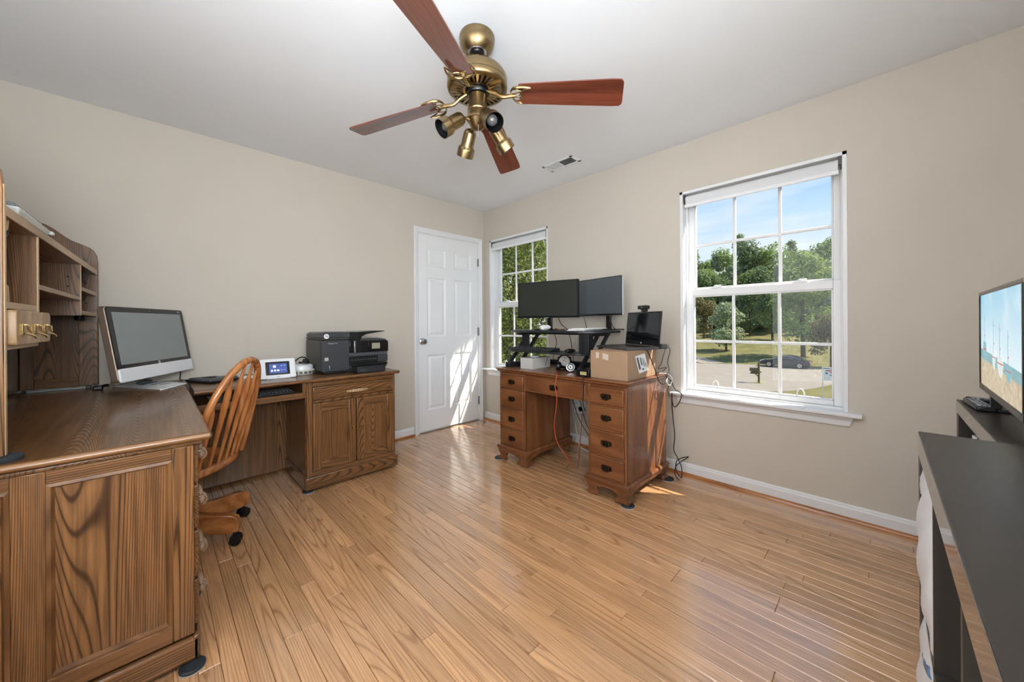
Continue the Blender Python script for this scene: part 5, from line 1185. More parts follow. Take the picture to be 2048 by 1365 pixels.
cs = thing('cord_bundle', 'black bundle of coiled cords standing behind the yellow labelled block', 'cord', (-0.52, -1.86, ZT))
rg = random.Random(11); pts = []
for k in range(26): a = k * 1.1; pts.append((-0.53 + .045 * math.cos(a), -1.88 + .035 * math.sin(a * 1.3), ZT + .008 + .0052 * k + rg.uniform(-.008, .008) * (k > 2)))
obj('coil', MB().tube(spline(pts, 4), .004, 6), SATINB, cs)
obj('brick', MB().box(-0.565, -0.50, -1.91, -1.85, ZT, ZT + .07), SATINB, cs, bevel=0.005)

# ------------------------------------------------------------------ outlet and cords
ol = thing('wall_outlet', 'white wall outlet plate on the window wall seen through the kneehole', 'outlet', (0, -1.345, 0.36))
obj('plate', MB().box(-.005, 0, -1.405, -1.285, 0.29, 0.43), WHITEP, ol, bevel=0.002)
for y in (-1.32, -1.37):
    for z in (.335, .385): obj('socket', MB().cyl((-.0055, y, z), (1, 0, 0), .016, .003, 16), plain('socket_white', srgb(220, 220, 220), .4), ol)
sp = thing('smart_plug', 'round white plug with black centre hanging in the wall outlet', 'plug', (-.03, -1.372, .345))
obj('ring', MB().lathe([(.028, 0), (.033, .004), (.035, .022), (.031, .03), (.023, .03), (.022, .02)], 26, Matrix.Translation((-.006, -1.375, .338)) @ Matrix.Rotation(-PI / 2, 4, 'Y')), WHITEP, sp, smooth=50)
obj('face', MB().lathe([(0, .024), (.0225, .024), (.0225, 0), (0, 0)], 26, Matrix.Translation((-.006, -1.375, .338)) @ Matrix.Rotation(-PI / 2, 4, 'Y')), SATINB, sp)
def cord(label, pts, r=.0032, mat=None, sub=6):
    q = pts[0]; t = tag(obj('power_cord', MB().tube(spline(pts, sub), r, 6), mat or SATINB, smooth=80), label, 'cord'); return t
RED = plain('red_cord', srgb(190, 78, 56), 0.5)
cord('thin red cord draped over the desk front and looping under the kneehole', [(-0.56, -1.56, ZT + .006), (-0.70, -1.64, ZT + .004), (-0.775, -1.70, ZT + .003), (-0.79, -1.705, 0.735), (-0.80, -1.70, 0.685), (-0.79, -1.709, 0.587), (-0.76, -1.662, 0.433), (-0.74, -1.645, 0.348), (-0.72, -1.66, 0.253), (-0.68, -1.70, 0.163), (-0.60, -1.721, 0.06), (-0.48, -1.667, 0.06), (-0.30, -1.556, 0.121), (-0.12, -1.448, 0.228), (-0.04, -1.40, 0.30)], .0028, RED)
cord('white cord hanging from the outlet down to the floor under the kneehole desk', [(-0.012, -1.316, 0.385), (-0.05, -1.30, 0.36), (-0.05, -1.312, 0.271), (-0.06, -1.351, 0.143), (-0.075, -1.39, 0.03), (-0.09, -1.45, 0.0045), (-0.10, -1.55, 0.0045)], .0042, plain('white_cord', srgb(222, 222, 220), .5))
cord('black cord crossing the wall below the centre drawer, left of two', [(-0.1, -1.29, 0.66), (-0.1, -1.328, 0.472), (-0.1, -1.365, 0.365), (-0.1, -1.418, 0.254), (-0.1, -1.50, 0.15), (-0.1, -1.62, 0.006)])
cord('black cord plugged into the round plug, hanging behind the kneehole', [(-0.07, -1.385, 0.66), (-0.07, -1.39, 0.455), (-0.055, -1.395, 0.40), (-0.05, -1.43, 0.268), (-0.05, -1.487, 0.158), (-0.06, -1.56, 0.006)])
cord('thin black cord lying down over the desk edge left of the cardboard box', [(-0.60, -1.83, ZT + .004), (-0.72, -1.90, ZT + .004), (-0.775, -1.918, ZT + .002), (-0.783, -1.92, 0.735), (-0.775, -1.92, 0.70), (-0.762, -1.905, 0.60), (-0.70, -1.88, 0.52), (-0.50, -1.75, 0.48)], .0028)
cord('black cable running from the nearer monitor down behind the converter', [(-0.40, -1.406, 1.20), (-0.30, -1.369, 1.115), (-0.225, -1.385, 1.06), (-0.18, -1.373, 1.0), (-0.15, -1.368, 0.928), (-0.12, -1.372, 0.757)], .003)
cord('black cable beside the first monitor neck reaching the platform', [(-0.405, -1.231, 1.185), (-0.395, -1.225, 1.15), (-0.37, -1.24, 1.115), (-0.34, -1.28, 1.068)], .003)
cord('black cable hanging left behind the converter by the window', [(-0.26, -1.258, 1.036), (-0.2, -1.24, 0.948), (-0.15, -1.17, 0.844), (-0.13, -1.139, 0.76)], .003)
cord('black cable hanging from the silver-edged monitor to the desk', [(-0.16, -1.501, 1.20), (-0.15, -1.521, 1.105), (-0.15, -1.531, 1.053), (-0.13, -1.527, 0.933), (-0.12, -1.509, 0.824), (-0.13, -1.515, 0.785), (-0.17, -1.53, ZT + .004)], .003)
cord('black cable curving from the monitor stand towards the laptop', [(-0.21, -1.785, 1.20), (-0.22, -1.81, 1.104), (-0.222, -1.844, 1.069), (-0.222, -1.875, 1.067), (-0.215, -1.895, 1.066)], .003)
cord('thick black loop of cable in front of the desk clock backdrop', [(-0.30, -1.58, ZT + .004), (-0.31, -1.62, .80), (-0.32, -1.66, .84), (-0.33, -1.70, .845), (-0.335, -1.73, .81), (-0.34, -1.75, ZT + .004)], .003)
cord('black cable from the laptop hanging in a loop down the desk side', [(-0.510, -2.212, 0.95), (-0.50, -2.228, 0.93), (-0.47, -2.236, 0.88), (-0.434, -2.245, 0.814), (-0.374, -2.25, 0.722), (-0.318, -2.26, 0.703), (-0.26, -2.25, 0.74), (-0.20, -2.24, 0.765)], .003)
cord('black cable zigzagging down from the docking box', [(-0.30, -2.283, 0.955), (-0.31, -2.295, 0.93), (-0.323, -2.285, 0.857), (-0.242, -2.26, 0.784), (-0.292, -2.26, 0.755), (-0.217, -2.26, 0.712), (-0.277, -2.27, 0.686), (-0.286, -2.27, 0.643), (-0.22, -2.255, 0.60)], .0026)
cord('tangled thin black wire between docking box and desk top', [(-0.235, -2.23, 0.95), (-0.225, -2.225, 0.92), (-0.2, -2.20, 0.87), (-0.2, -2.187, 0.824), (-0.2, -2.165, 0.786), (-0.2, -2.225, 0.801), (-0.2, -2.197, 0.77)], .0022)
cord('white cord loop hanging over the desk corner below the docking box', [(-0.24, -2.19, ZT + .004), (-0.22, -2.24, ZT + .003), (-0.215, -2.268, 0.735), (-0.24, -2.275, 0.70), (-0.28, -2.275, 0.69), (-0.31, -2.272, 0.715), (-0.29, -2.268, 0.74)], .0035, MATS['white_cord'])
cord('long black cord running down the wall beside the desk to a coil on the floor', [(-0.1, -2.215, 0.70), (-0.1, -2.245, 0.636), (-0.1, -2.29, 0.605), (-0.1, -2.268, 0.534), (-0.1, -2.24, 0.508), (-0.1, -2.225, 0.54), (-0.1, -2.222, 0.607), (-0.08, -2.215, 0.492), (-0.08, -2.224, 0.387), (-0.08, -2.232, 0.29), (-0.08, -2.225, 0.187), (-0.08, -2.25, 0.138), (-0.07, -2.275, 0.069), (-0.113, -2.29, 0.012), (-0.06, -2.235, 0.03), (-0.07, -2.245, 0.113), (-0.06, -2.32, 0.155), (-0.07, -2.268, 0.106), (-0.1, -2.25, 0.083), (-0.14, -2.255, 0.04), (-0.16, -2.29, 0.006)], .0034)

# ------------------------------------------------------------------ black-brown shelving units on the south side
SZ = 0.82
s1 = thing('cube_shelf', 'black-brown open cube shelf in the foreground right with a scratched top', 'shelf', (-2.05, -3.56, 0))
sx0, sx1, sy0, sy1, fth = -2.78, -1.312, -3.752, -3.362, 0.056
obj('top_board', MB().box(sx0, sx1, sy0, sy1, SZ - fth, SZ), ebony('x'), s1, bevel=0.0015)
obj('front_reflection', MB().box(sx0, sx1, sy1, sy1 + 0.0012, SZ - fth, SZ - .0015), plain('dark_edge_band', srgb(92, 76, 64), 0.16, spec=0.7, coat=0.6), s1)  # thin sheet with the floor's brown reflection put into its colour
obj('bottom_board', MB().box(sx0, sx1, sy0, sy1, 0.0005, fth), ebony('x'), s1, bevel=0.0015)
for a, b in ((sx0, sx0 + fth), (sx1 - fth, sx1)): obj('side_board', MB().box(a, b, sy0, sy1, fth, SZ - fth), ebony('z'), s1, bevel=0.0015)
for x_ in (-1.665, -2.04, -2.40): obj('divider', MB().box(x_ - .008, x_ + .008, sy0 + .004, sy1 - .002, fth, SZ - fth), ebony('z'), s1)
obj('middle_board', MB().box(sx0 + fth, sx1 - fth, sy0 + .004, sy1 - .002, .40, .416), ebony('x'), s1)
obj('back_board', MB().box(sx0, sx1, sy0 - .004, sy0, 0, SZ), ebony('x'), s1)
# white printed bag filling the far cube and bulging out of the front
bg = thing('plastic_bag', 'white plastic bag with blue print bulging out of the foreground shelf', 'bag', (-1.45, -3.5, 0.0565))
N = 14; vs = []; fs = []; bx0, bx1 = -1.645, -1.375
rows_ = [(0.418, .0), (0.43, .006), (0.50, .012), (0.58, .020), (0.65, .012), (0.72, .004), (0.752, -.006)]
rows_ = [(.418 + (.75 - .418) * k / 10, .016 * math.sin(PI * k / 10) + .004 * math.sin(k * 1.9)) for k in range(11)]
def bagrows(z0, z1, amp, ph):
    vs, fs = [], []
    K = 14
    for j in range(K + 1):
        z = z0 + (z1 - z0) * j / K
        for i in range(N + 1):
            f = i / N; x_ = bx0 + (bx1 - bx0) * f; bul = amp * math.sin(PI * f) ** .6 * math.sin(PI * (j + .5) / (K + 1)) ** .5 + .004 * math.sin(j * 1.3 + i * .9 + ph)
            vs.append((x_, sy1 - .008 + bul * .8, z))
    for j in range(K):
        for i in range(N): a = j * (N + 1) + i; fs.append((a, a + 1, a + N + 2, a + N + 1))
    b0 = len(vs)
    vs += [(bx0 + .01, sy0 + .05, z0), (bx1 - .01, sy0 + .05, z0), (bx1 - .01, sy0 + .05, z1), (bx0 + .01, sy0 + .05, z1)]
    fs += [(b0, b0 + 1, b0 + 2, b0 + 3), (0, b0, b0 + 3, K * (N + 1)), (N, K * (N + 1) + N, b0 + 2, b0 + 1)]
    fs += [tuple(range(N, -1, -1)) + (b0, b0 + 1), tuple(range(K * (N + 1), K * (N + 1) + N + 1)) + (b0 + 2, b0 + 3)]
    return MB().add(vs, fs)
BAGM = plain('white_bag_plastic', srgb(228, 230, 234), 0.4, var=0.05, vscale=20)
obj('upper_bag', bagrows(.417, .755, .024, 0), BAGM, bg, smooth=60)
obj('handle_slit', MB().tube([(-1.49, sy1 + .0035, .705), (-1.52, sy1 + .004, .695), (-1.55, sy1 + .0035, .70)], .003, 6), DARKHOLE, bg)
bg2 = thing('plastic_bag', 'white and blue striped bag in the lower cube of the foreground shelf', 'bag', (-1.45, -3.5, 0.0565))
obj('lower_bag', bagrows(.057, .396, .026, 1.2), BAGM, bg2, smooth=60)
for k, (za, zb_) in enumerate(((.30, .37), (.20, .26), (.10, .15))):
    obj('blue_stripe', MB().tube(spline([(bx0 + .03, sy1 - .001, zb_), (bx0 + .1, sy1 + .0025, (za + zb_) / 2 + .01), (bx1 - .03, sy1 - .001, za)], 5), .012, 8, flat=.4), plain('bag_blue', srgb(86, 116, 150), 0.45), bg2)

S2Z = 0.79
s2 = thing('tv_shelf', 'black-brown cube shelf carrying the television at the window wall', 'shelf', (-0.85, -3.70, 0))
tx0_, tx1_, ty0_, ty1_, f2 = -1.30, -0.405, -3.885, -3.512, 0.05
obj('top_board', MB().box(tx0_, tx1_, ty0_, ty1_, S2Z - f2, S2Z), ebony('x'), s2, bevel=0.0015)
obj('front_reflection', MB().box(tx0_, tx1_, ty1_, ty1_ + .0012, S2Z - f2, S2Z - .0015), MATS['dark_edge_band'], s2)
obj('bottom_board', MB().box(tx0_, tx1_, ty0_, ty1_, .0005, f2), ebony('x'), s2, bevel=0.0015)
for a, b in ((tx0_, tx0_ + f2), (tx1_ - f2, tx1_)): obj('side_board', MB().box(a, b, ty0_, ty1_, f2, S2Z - f2), ebony('z'), s2, bevel=0.0015)
obj('divider', MB().box(-.86, -.845, ty0_, ty1_ - .002, f2, S2Z - f2), ebony('z'), s2)
obj('middle_board', MB().box(tx0_ + f2, tx1_ - f2, ty0_, ty1_ - .002, .385, .40), ebony('x'), s2)
obj('back_board', MB().box(tx0_, tx1_, ty0_ - .004, ty0_, 0, S2Z), ebony('x'), s2)
t = thing('white_binder', 'white binder standing inside the television shelf', 'binder', (-0.60, -3.6, 0.4005))
obj('cover', MB().box(-.64, -.60, -3.75, -3.53, .4005, .69), WHITEP, t, bevel=0.003)

# television
far, near = Vector((-0.549, -3.562, 0)), Vector((-1.262, -3.545, 0)); tz0, tz1 = 0.8635, 1.2235
u = (near - far); Wt = u.length; u.normalize(); nt = Vector((-u.y, u.x, 0)); nt = nt if nt.y > 0 else -nt
tv = thing('television', 'flat television showing sailing boats on a beach, standing on the black shelf', 'television', (-0.9, -3.60, S2Z + .0003))
def VP(a, b, d): return far + u * (a * Wt) + Vector((0, 0, tz0 + (tz1 - tz0) * b)) + nt * d
def vbox(a0, a1, b0, b1, d0, d1): return MB().frustum([VP(a0, b0, d0), VP(a1, b0, d0), VP(a1, b1, d0), VP(a0, b1, d0)], [VP(a0, b0, d1), VP(a1, b0, d1), VP(a1, b1, d1), VP(a0, b1, d1)])
obj('housing', vbox(0, 1, 0, 1, -.045, 0), SATINB, tv, bevel=0.004)
obj('bezel', vbox(0, 1, 0, .055, 0, .008), SATINB, tv, bevel=0.002)
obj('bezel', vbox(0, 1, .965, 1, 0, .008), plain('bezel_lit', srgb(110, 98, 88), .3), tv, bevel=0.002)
for a, b in ((0, .02), (.98, 1)): obj('bezel', vbox(a, b, .055, .965, 0, .008), SATINB, tv, bevel=0.002)
def emit(name, c, s=1.0): return plain(name, (0.02, 0.02, 0.02, 1), .25, emis=c, estr=s)
def skyimg():
    m, n, l, b = newmat('tv_sky_picture')
    tc = n.new('ShaderNodeTexCoord'); sep = n.new('ShaderNodeSeparateXYZ'); l.new(tc.outputs['Object'], sep.inputs[0])
    mr = n.new('ShaderNodeMapRange'); mr.inputs[1].default_value = tz0 + .14 - S2Z; mr.inputs[2].default_value = tz1 - S2Z; l.new(sep.outputs['Z'], mr.inputs[0])
    cr = n.new('ShaderNodeValToRGB'); cr.color_ramp.elements[0].color = srgb(205, 226, 236); cr.color_ramp.elements[1].color = srgb(122, 190, 218); l.new(mr.outputs[0], cr.inputs[0])
    nz = n.new('ShaderNodeTexNoise'); nz.inputs['Scale'].default_value = 5; nz.inputs['Detail'].default_value = 5; l.new(tc.outputs['Object'], nz.inputs['Vector'])
    c2 = n.new('ShaderNodeValToRGB'); c2.color_ramp.elements[0].position = .45; c2.color_ramp.elements[0].color = (0, 0, 0, 1); c2.color_ramp.elements[1].position = .75; c2.color_ramp.elements[1].color = (.7, .7, .7, 1); l.new(nz.outputs['Fac'], c2.inputs[0])
    mx = n.new('ShaderNodeMixRGB'); mx.inputs[2].default_value = srgb(232, 238, 242); l.new(c2.outputs[0], mx.inputs[0]); l.new(cr.outputs[0], mx.inputs[1])
    b.inputs['Base Color'].default_value = (.02, .02, .02, 1); b.inputs['Roughness'].default_value = .2
    l.new(mx.outputs[0], b.inputs['Emission Color']); b.inputs['Emission Strength'].default_value = 0.95
    return m
def sandimg():
    m, n, l, b = newmat('tv_sand_picture'); tc = n.new('ShaderNodeTexCoord'); nz = n.new('ShaderNodeTexNoise'); nz.inputs['Scale'].default_value = 60; nz.inputs['Detail'].default_value = 5; l.new(tc.outputs['Object'], nz.inputs['Vector'])
    cr = n.new('ShaderNodeValToRGB'); cr.color_ramp.elements[0].position = .3; cr.color_ramp.elements[0].color = srgb(168, 150, 122); cr.color_ramp.elements[1].position = .7; cr.color_ramp.elements[1].color = srgb(214, 200, 172); l.new(nz.outputs['Fac'], cr.inputs[0])
    b.inputs['Base Color'].default_value = (.02, .02, .02, 1); b.inputs['Roughness'].default_value = .2; l.new(cr.outputs[0], b.inputs['Emission Color']); b.inputs['Emission Strength'].default_value = .9
    return m
def quad(pts, d): return MB().add([VP(a, b, d) for a, b in pts], [tuple(range(len(pts)))])
obj('screen', quad([(.02, .30), (.98, .30), (.98, .965), (.02, .965)], .0045), skyimg(), tv, smooth=0, recalc=False)
scr = obj('picture_sand', quad([(.02, .055), (.98, .055), (.98, .24), (.55, .28), (.02, .33)], .0048), sandimg(), tv, smooth=0, recalc=False)
obj('picture_sea', quad([(.02, .325), (.55, .275), (.98, .235), (.98, .33), (.6, .37), (.02, .42)], .0046), emit('tv_sea', srgb(110, 160, 168)), tv, smooth=0, recalc=False)
hullw, hullb, hullr = emit('tv_hull_white', srgb(206, 216, 216)), emit('tv_hull_blue', srgb(120, 168, 180)), emit('tv_red', srgb(190, 70, 60))
for (c_, b0, w_, h_, mm) in ((.15, .30, .065, .20, hullb), (.40, .27, .05, .17, hullw), (.55, .235, .085, .17, hullw), (.72, .225, .075, .13, hullb)):
    bo = obj('picture_boat', quad([(c_ - w_ * .3, b0), (c_ + w_ * .3, b0 - .015), (c_ + w_ * .8, b0 + h_ * .5), (c_ + w_ * .75, b0 + h_ * .95), (c_ - w_ * .7, b0 + h_), (c_ - w_ * .8, b0 + h_ * .5)], .0051), mm, tv, smooth=0, recalc=False)
    obj('stripe', quad([(c_ - w_ * .8, b0 + h_ * .6), (c_ + w_ * .8, b0 + h_ * .56), (c_ + w_ * .8, b0 + h_ * .62), (c_ - w_ * .8, b0 + h_ * .66)], .0054), hullr, bo, smooth=0, recalc=False)
    obj('mast', quad([(c_ - .004, b0 + h_ * .9), (c_ + .004, b0 + h_ * .9), (c_ + .003, b0 + h_ + .28), (c_ - .003, b0 + h_ + .28)], .0053), emit('tv_mast', srgb(120, 112, 100)), bo, smooth=0, recalc=False)
    for k in range(3): obj('flag', quad([(c_ + .004, b0 + h_ + .05 + .08 * k), (c_ + .02, b0 + h_ + .055 + .08 * k), (c_ + .004, b0 + h_ + .075 + .08 * k)], .0053), (hullr, hullw, hullb)[k], bo, smooth=0, recalc=False)
for a in (.12, .86):
    q = VP(a, 0, -.02); obj('foot', MB().box(q.x - .018, q.x + .018, ty0_ + .12, -3.578, S2Z + .0003, S2Z + .012), SATINB, tv, bevel=0.003); obj('foot_post', MB().box(q.x - .012, q.x + .012, q.y - .012, q.y + .012, S2Z + .012, tz0 + .01), SATINB, tv, bevel=0.002)
# remotes
def remote(c_, ang, L, label):
    t = thing('remote_control', label, 'remote control', (c_[0], c_[1], S2Z + .0003), R(ang))
    obj('body', MB().frustum([(-L / 2, -.022, 0), (L / 2, -.022, 0), (L / 2, .022, 0), (-L / 2, .022, 0)], [(-L / 2, -.024, .016), (L / 2, -.02, .02), (L / 2, .02, .02), (-L / 2, .024, .016)]), SATINB, t, bevel=0.004, world=False)
    for r_ in range(7):
        for k in range(3): obj('button', MB().box(-L * .40 + r_ * L * .12, -L * .40 + r_ * L * .12 + .011, -.0155 + k * .0115, -.0075 + k * .0115, .016, .0215), plain('button_grey', srgb(150, 154, 160), .45), t, bevel=0.001, world=False)
remote((-0.565, -3.553 + .003, 0), 4, .20, 'black remote control with pale buttons at the front of the television shelf')
remote((-0.455, -3.60, 0), 78, .14, 'black remote control lying crosswise at the far end of the television shelf')

# ------------------------------------------------------------------ outdoors
GZ = -4.2
def ground_h(x, y):
    b = 51.5 - (y - 4) * 0.10      # far kerb line of the street
    t_ = max(0.0, min(1.0, (x - b) / 45.0)); return GZ + 4.4 * (t_ ** 1.1)
GRASS = None
def noisemat(name, cols, scale, rough=.9, detail=6, scale_z=1.0):
    m, n, l, b = newmat(name); tc = n.new('ShaderNodeTexCoord'); nz = n.new('ShaderNodeTexNoise'); nz.inputs['Scale'].default_value = scale; nz.inputs['Detail'].default_value = detail; nz.inputs['Roughness'].default_value = .65
    l.new(tc.outputs['Object'], nz.inputs['Vector']); cr = n.new('ShaderNodeValToRGB'); el = cr.color_ramp.elements
    el[0].position = .35; el[0].color = cols[0]; el[1].position = .65; el[1].color = cols[-1]
    for k, c_ in enumerate(cols[1:-1]): e_ = el.new(.35 + .3 * (k + 1) / (len(cols) - 1)); e_.color = c_
    l.new(nz.outputs['Fac'], cr.inputs[0]); l.new(cr.outputs[0], b.inputs['Base Color']); b.inputs['Roughness'].default_value = rough; b.inputs['Specular IOR Level'].default_value = .2
    return m
GRASS = noisemat('lawn_grass', (srgb(91, 93, 55), srgb(109, 105, 66), srgb(121, 113, 79)), .45)
gm = MB(); nx, ny = 46, 30; gx0, gx1, gy0, gy1 = 1.5, 150, -60, 80
for i in range(nx + 1):
    for j in range(ny + 1):
        x_ = gx0 + (gx1 - gx0) * i / nx; y_ = gy0 + (gy1 - gy0) * j / ny; gm.v.append((x_, y_, ground_h(x_, y_)))
for i in range(nx):
    for j in range(ny): a = i * (ny + 1) + j; gm.f.append((a, a + ny + 1, a + ny + 2, a + 1)); gm.mi.append(0)
g = obj('lawn', gm, GRASS, smooth=60); g['kind'] = 'structure'; g['label'] = 'sunlit lawn rising to a wooded bank outside'
ROAD = noisemat('street_asphalt', (srgb(134, 126, 117), srgb(143, 136, 126)), .8)
rp = [(24, 12), (27, 7), (30, 3.5), (30.86, 2.08), (34, .6), (37.9, -.5), (40, -3), (42, -30), (52, -30), (50, -6), (50.8, .3), (51.2, 3), (50.4, 7.5), (48, 12), (47.5, 18), (47, 40), (24, 40)]
rd_ = obj('street', MB().prism(rp, 'z', GZ - .05, GZ + .03), ROAD, smooth=0); rd_['kind'] = 'structure'; rd_['label'] = 'pale grey cul-de-sac street outside'
dvw = [(47.0, 12.5), (49.5, 10.8), (56, 18), (70, 30), (68, 33), (54, 21)]
m = MB(); m.add([(a, b, ground_h(a, b) + .05) for a, b in dvw], [tuple(range(len(dvw)))]); dw = obj('driveway', m, ROAD, smooth=0); dw['kind'] = 'structure'; dw['label'] = 'curved grey driveway leaving the street'

def leafcrown(seed, n, shape, size, hollow=.35):
    """cloud of small leaf quads inside lumps; shape(u) gives lump centres/radii"""
    rg = random.Random(seed); m = MB(); lumps = shape(rg)
    tot = sum(r_ ** 2 for c_, r_ in lumps)
    for c_, r_ in lumps:
        k = int(n * r_ ** 2 / tot)
        for _ in range(k):
            d_ = Vector((rg.gauss(0, 1), rg.gauss(0, 1), rg.gauss(0, 1))).normalized(); rr = r_ * (hollow + (1 - hollow) * rg.random() ** .5)
            p_ = Vector(c_) + Vector((d_.x * rr, d_.y * rr, d_.z * rr * .85))
            nrm = (d_ + Vector((rg.gauss(0, .5), rg.gauss(0, .5), rg.gauss(.3, .5)))).normalized(); a = nrm.orthogonal().normalized(); a = Matrix.Rotation(rg.random() * 6.28, 3, nrm) @ a; b = nrm.cross(a); s_ = size * rg.uniform(.6, 1.3)
            m.add([p_ - a * s_, p_ - b * s_ * .6, p_ + a * s_, p_ + b * s_ * .6], [(0, 1, 2, 3)])
    return m
def leafmat(name, c1, c2, c3, trans=.4):
    m, n, l, b = newmat(name); tc = n.new('ShaderNodeTexCoord'); oi = n.new('ShaderNodeObjectInfo'); nz = n.new('ShaderNodeTexNoise'); nz.inputs['Scale'].default_value = 1.1; nz.inputs['Detail'].default_value = 5; nz.inputs['Roughness'].default_value = .8
    l.new(tc.outputs['Object'], nz.inputs['Vector']); cr = n.new('ShaderNodeValToRGB'); el = cr.color_ramp.elements; el[0].position = .35; el[0].color = c1; el[1].position = .68; el[1].color = c3; e_ = el.new(.52); e_.color = c2
    l.new(nz.outputs['Fac'], cr.inputs[0]); hs = n.new('ShaderNodeHueSaturation'); vr = n.new('ShaderNodeMapRange'); vr.inputs[3].default_value = .8; vr.inputs[4].default_value = 1.2; l.new(oi.outputs['Random'], vr.inputs[0]); l.new(vr.outputs[0], hs.inputs['Value']); l.new(cr.outputs[0], hs.inputs['Color'])
    l.new(hs.outputs[0], b.inputs['Base Color']); b.inputs['Roughness'].default_value = .6; b.inputs['Specular IOR Level'].default_value = .25
    tr = n.new('ShaderNodeBsdfTranslucent'); l.new(hs.outputs[0], tr.inputs[0]); mx = n.new('ShaderNodeMixShader'); mx.inputs[0].default_value = trans; l.new(b.outputs[0], mx.inputs[1]); l.new(tr.outputs[0], mx.inputs[2]); l.new(mx.outputs[0], n['Material Output'].inputs[0])
    return m
LEAF = [leafmat('leaf_mid_green', srgb(106, 126, 74), srgb(143, 163, 95), srgb(181, 195, 124)), leafmat('leaf_dark_green', srgb(83, 104, 69), srgb(111, 131, 88), srgb(143, 158, 108)), leafmat('leaf_yellow_green', srgb(160, 171, 83), srgb(204, 203, 108), srgb(206, 206, 147)), leafmat('leaf_grey_green', srgb(122, 139, 108), srgb(155, 168, 132), srgb(197, 201, 162)), leafmat('leaf_rusty', srgb(92, 88, 58), srgb(112, 106, 70), srgb(136, 126, 90))]
LEAF.append(leafmat('leaf_maple', srgb(58, 76, 34), srgb(104, 114, 52), srgb(168, 160, 84), .3))
BARK = noisemat('bark', (srgb(66, 54, 42), srgb(98, 84, 68)), 3)
def round_shape(hw, h0, h1, k, rr):
    def f(rg):
        out = []
        for _ in range(k):
            a = rg.random() * 6.28; z = rg.uniform(h0, h1); t_ = (z - h0) / (h1 - h0); w_ = hw * math.sin(PI * (.18 + .72 * t_)) * rg.uniform(.3, .85); out.append(((w_ * math.cos(a), w_ * math.sin(a), z), rr * rg.uniform(.7, 1.2)))
        return out
    return f
def cone_shape(hw, h0, h1, k, rr):
    def f(rg):
        out = []
        for _ in range(k):
            a = rg.random() * 6.28; t_ = rg.random(); z = h0 + (h1 - h0) * t_; w_ = hw * (1 - t_) * rg.uniform(.4, 1); out.append(((w_ * math.cos(a), w_ * math.sin(a), z), rr * rg.uniform(.6, 1.1) * (1.15 - .6 * t_)))
        return out
    return f
crowns = [make_mesh('crown', leafcrown(1, 5200, round_shape(4.4, 4, 17, 22, 2.3), .27), LEAF[0], 0, False), make_mesh('crown', leafcrown(2, 5200, round_shape(4.0, 3, 16, 20, 2.3), .27), LEAF[1], 0, False),
          make_mesh('crown', leafcrown(3, 4600, cone_shape(3.4, 3, 18, 26, 1.7), .25), LEAF[3], 0, False), make_mesh('crown', leafcrown(4, 4200, round_shape(3.4, 2, 11, 16, 1.9), .24), LEAF[2], 0, False), make_mesh('crown', leafcrown(5, 3400, round_shape(2.6, 1.4, 7, 14, 1.4), .2), LEAF[3], 0, False), make_mesh('crown', leafcrown(6, 3400, round_shape(3.0, 1.6, 8, 14, 1.5), .2), LEAF[4], 0, False)]
trunk_me = make_mesh('trunk', MB().tube([(0, 0, -1), (.1, .05, 4), (-.05, .1, 9), (.1, 0, 13)], [.38, .3, .2, .06], 9), BARK, 60)
def tree(x, y, kind, s, label, z=None, group='trees on the wooded bank', sz=None):
    z = ground_h(x, y) if z is None else z
    t = thing('tree', label, 'tree', (x, y, z), group=group); rz = random.random() * 6.28
    c_ = bpy.data.objects.new('crown', crowns[kind]); link(c_, t); c_.scale = (s, s, sz or s); c_.rotation_euler = (0, 0, rz)
    k = bpy.data.objects.new('trunk', trunk_me); link(k, t); hh = {0: 1, 1: 1, 2: 1.05, 3: .7, 4: .45, 5: .5}[kind]; k.scale = (s * hh, s * hh, (sz or s) * hh * .95)
    return t
words = {0: 'leafy green tree', 1: 'dark green tree', 2: 'tall grey-green pine', 3: 'bright yellow-green tree', 4: 'small round pale tree', 5: 'rusty brownish tree'}
rgt = random.Random(21)
ORD = [w + ' ' for w in ('first second third fourth fifth sixth seventh eighth ninth tenth eleventh twelfth thirteenth fourteenth fifteenth sixteenth seventeenth eighteenth nineteenth twentieth twenty-first twenty-second twenty-third twenty-fourth twenty-fifth twenty-sixth').split()]
FAR = 'tall woodland tree in the far tree line beyond the street'
def dirpt(az, dist): return (-2.784 + dist * math.cos(R(az)), -3.292 + dist * math.sin(R(az)))
# far row (distance ~98..118 m), near row in front of it
for k in range(26):
    az = -0.5 + k * 0.92; x_, y_ = dirpt(az, rgt.uniform(104, 118)); tree(x_, y_, (2, 0, 1, 2, 3, 0)[k % 6], rgt.uniform(.98, 1.25), ORD[25 - k] + words[(2, 0, 1, 2, 3, 0)[k % 6]] + ', counted from the left, in the far tree line', group='far row of trees')
NEAR = 'dark lower woodland tree at the edge of the lawn beyond the street'
for k in range(22):
    az = 0.0 + k * 1.02; x_, y_ = dirpt(az, rgt.uniform(92, 99)); tree(x_, y_, (1, 1, 0, 1, 2)[k % 5], rgt.uniform(.62, .8), ORD[21 - k] + words[(1, 1, 0, 1, 2)[k % 5]] + ', counted from the left, at the far lawn edge', group='near row of trees')
def at(px, dist):   # a ground position along a bearing measured on the photograph, at a chosen distance
    az = YAW - math.atan((px - 1024) / 726.83); return (-2.784 + dist * math.cos(az), -3.292 + dist * math.sin(az))
x_, y_ = at(1606, 62); tree(x_, y_, 0, .80, 'broad green shade tree standing directly behind the parked dark car', group='street trees')
x_, y_ = at(1452, 66); tree(x_, y_, 4, .95, 'small pale tree on the lawn at the left of the large window', group='street trees')
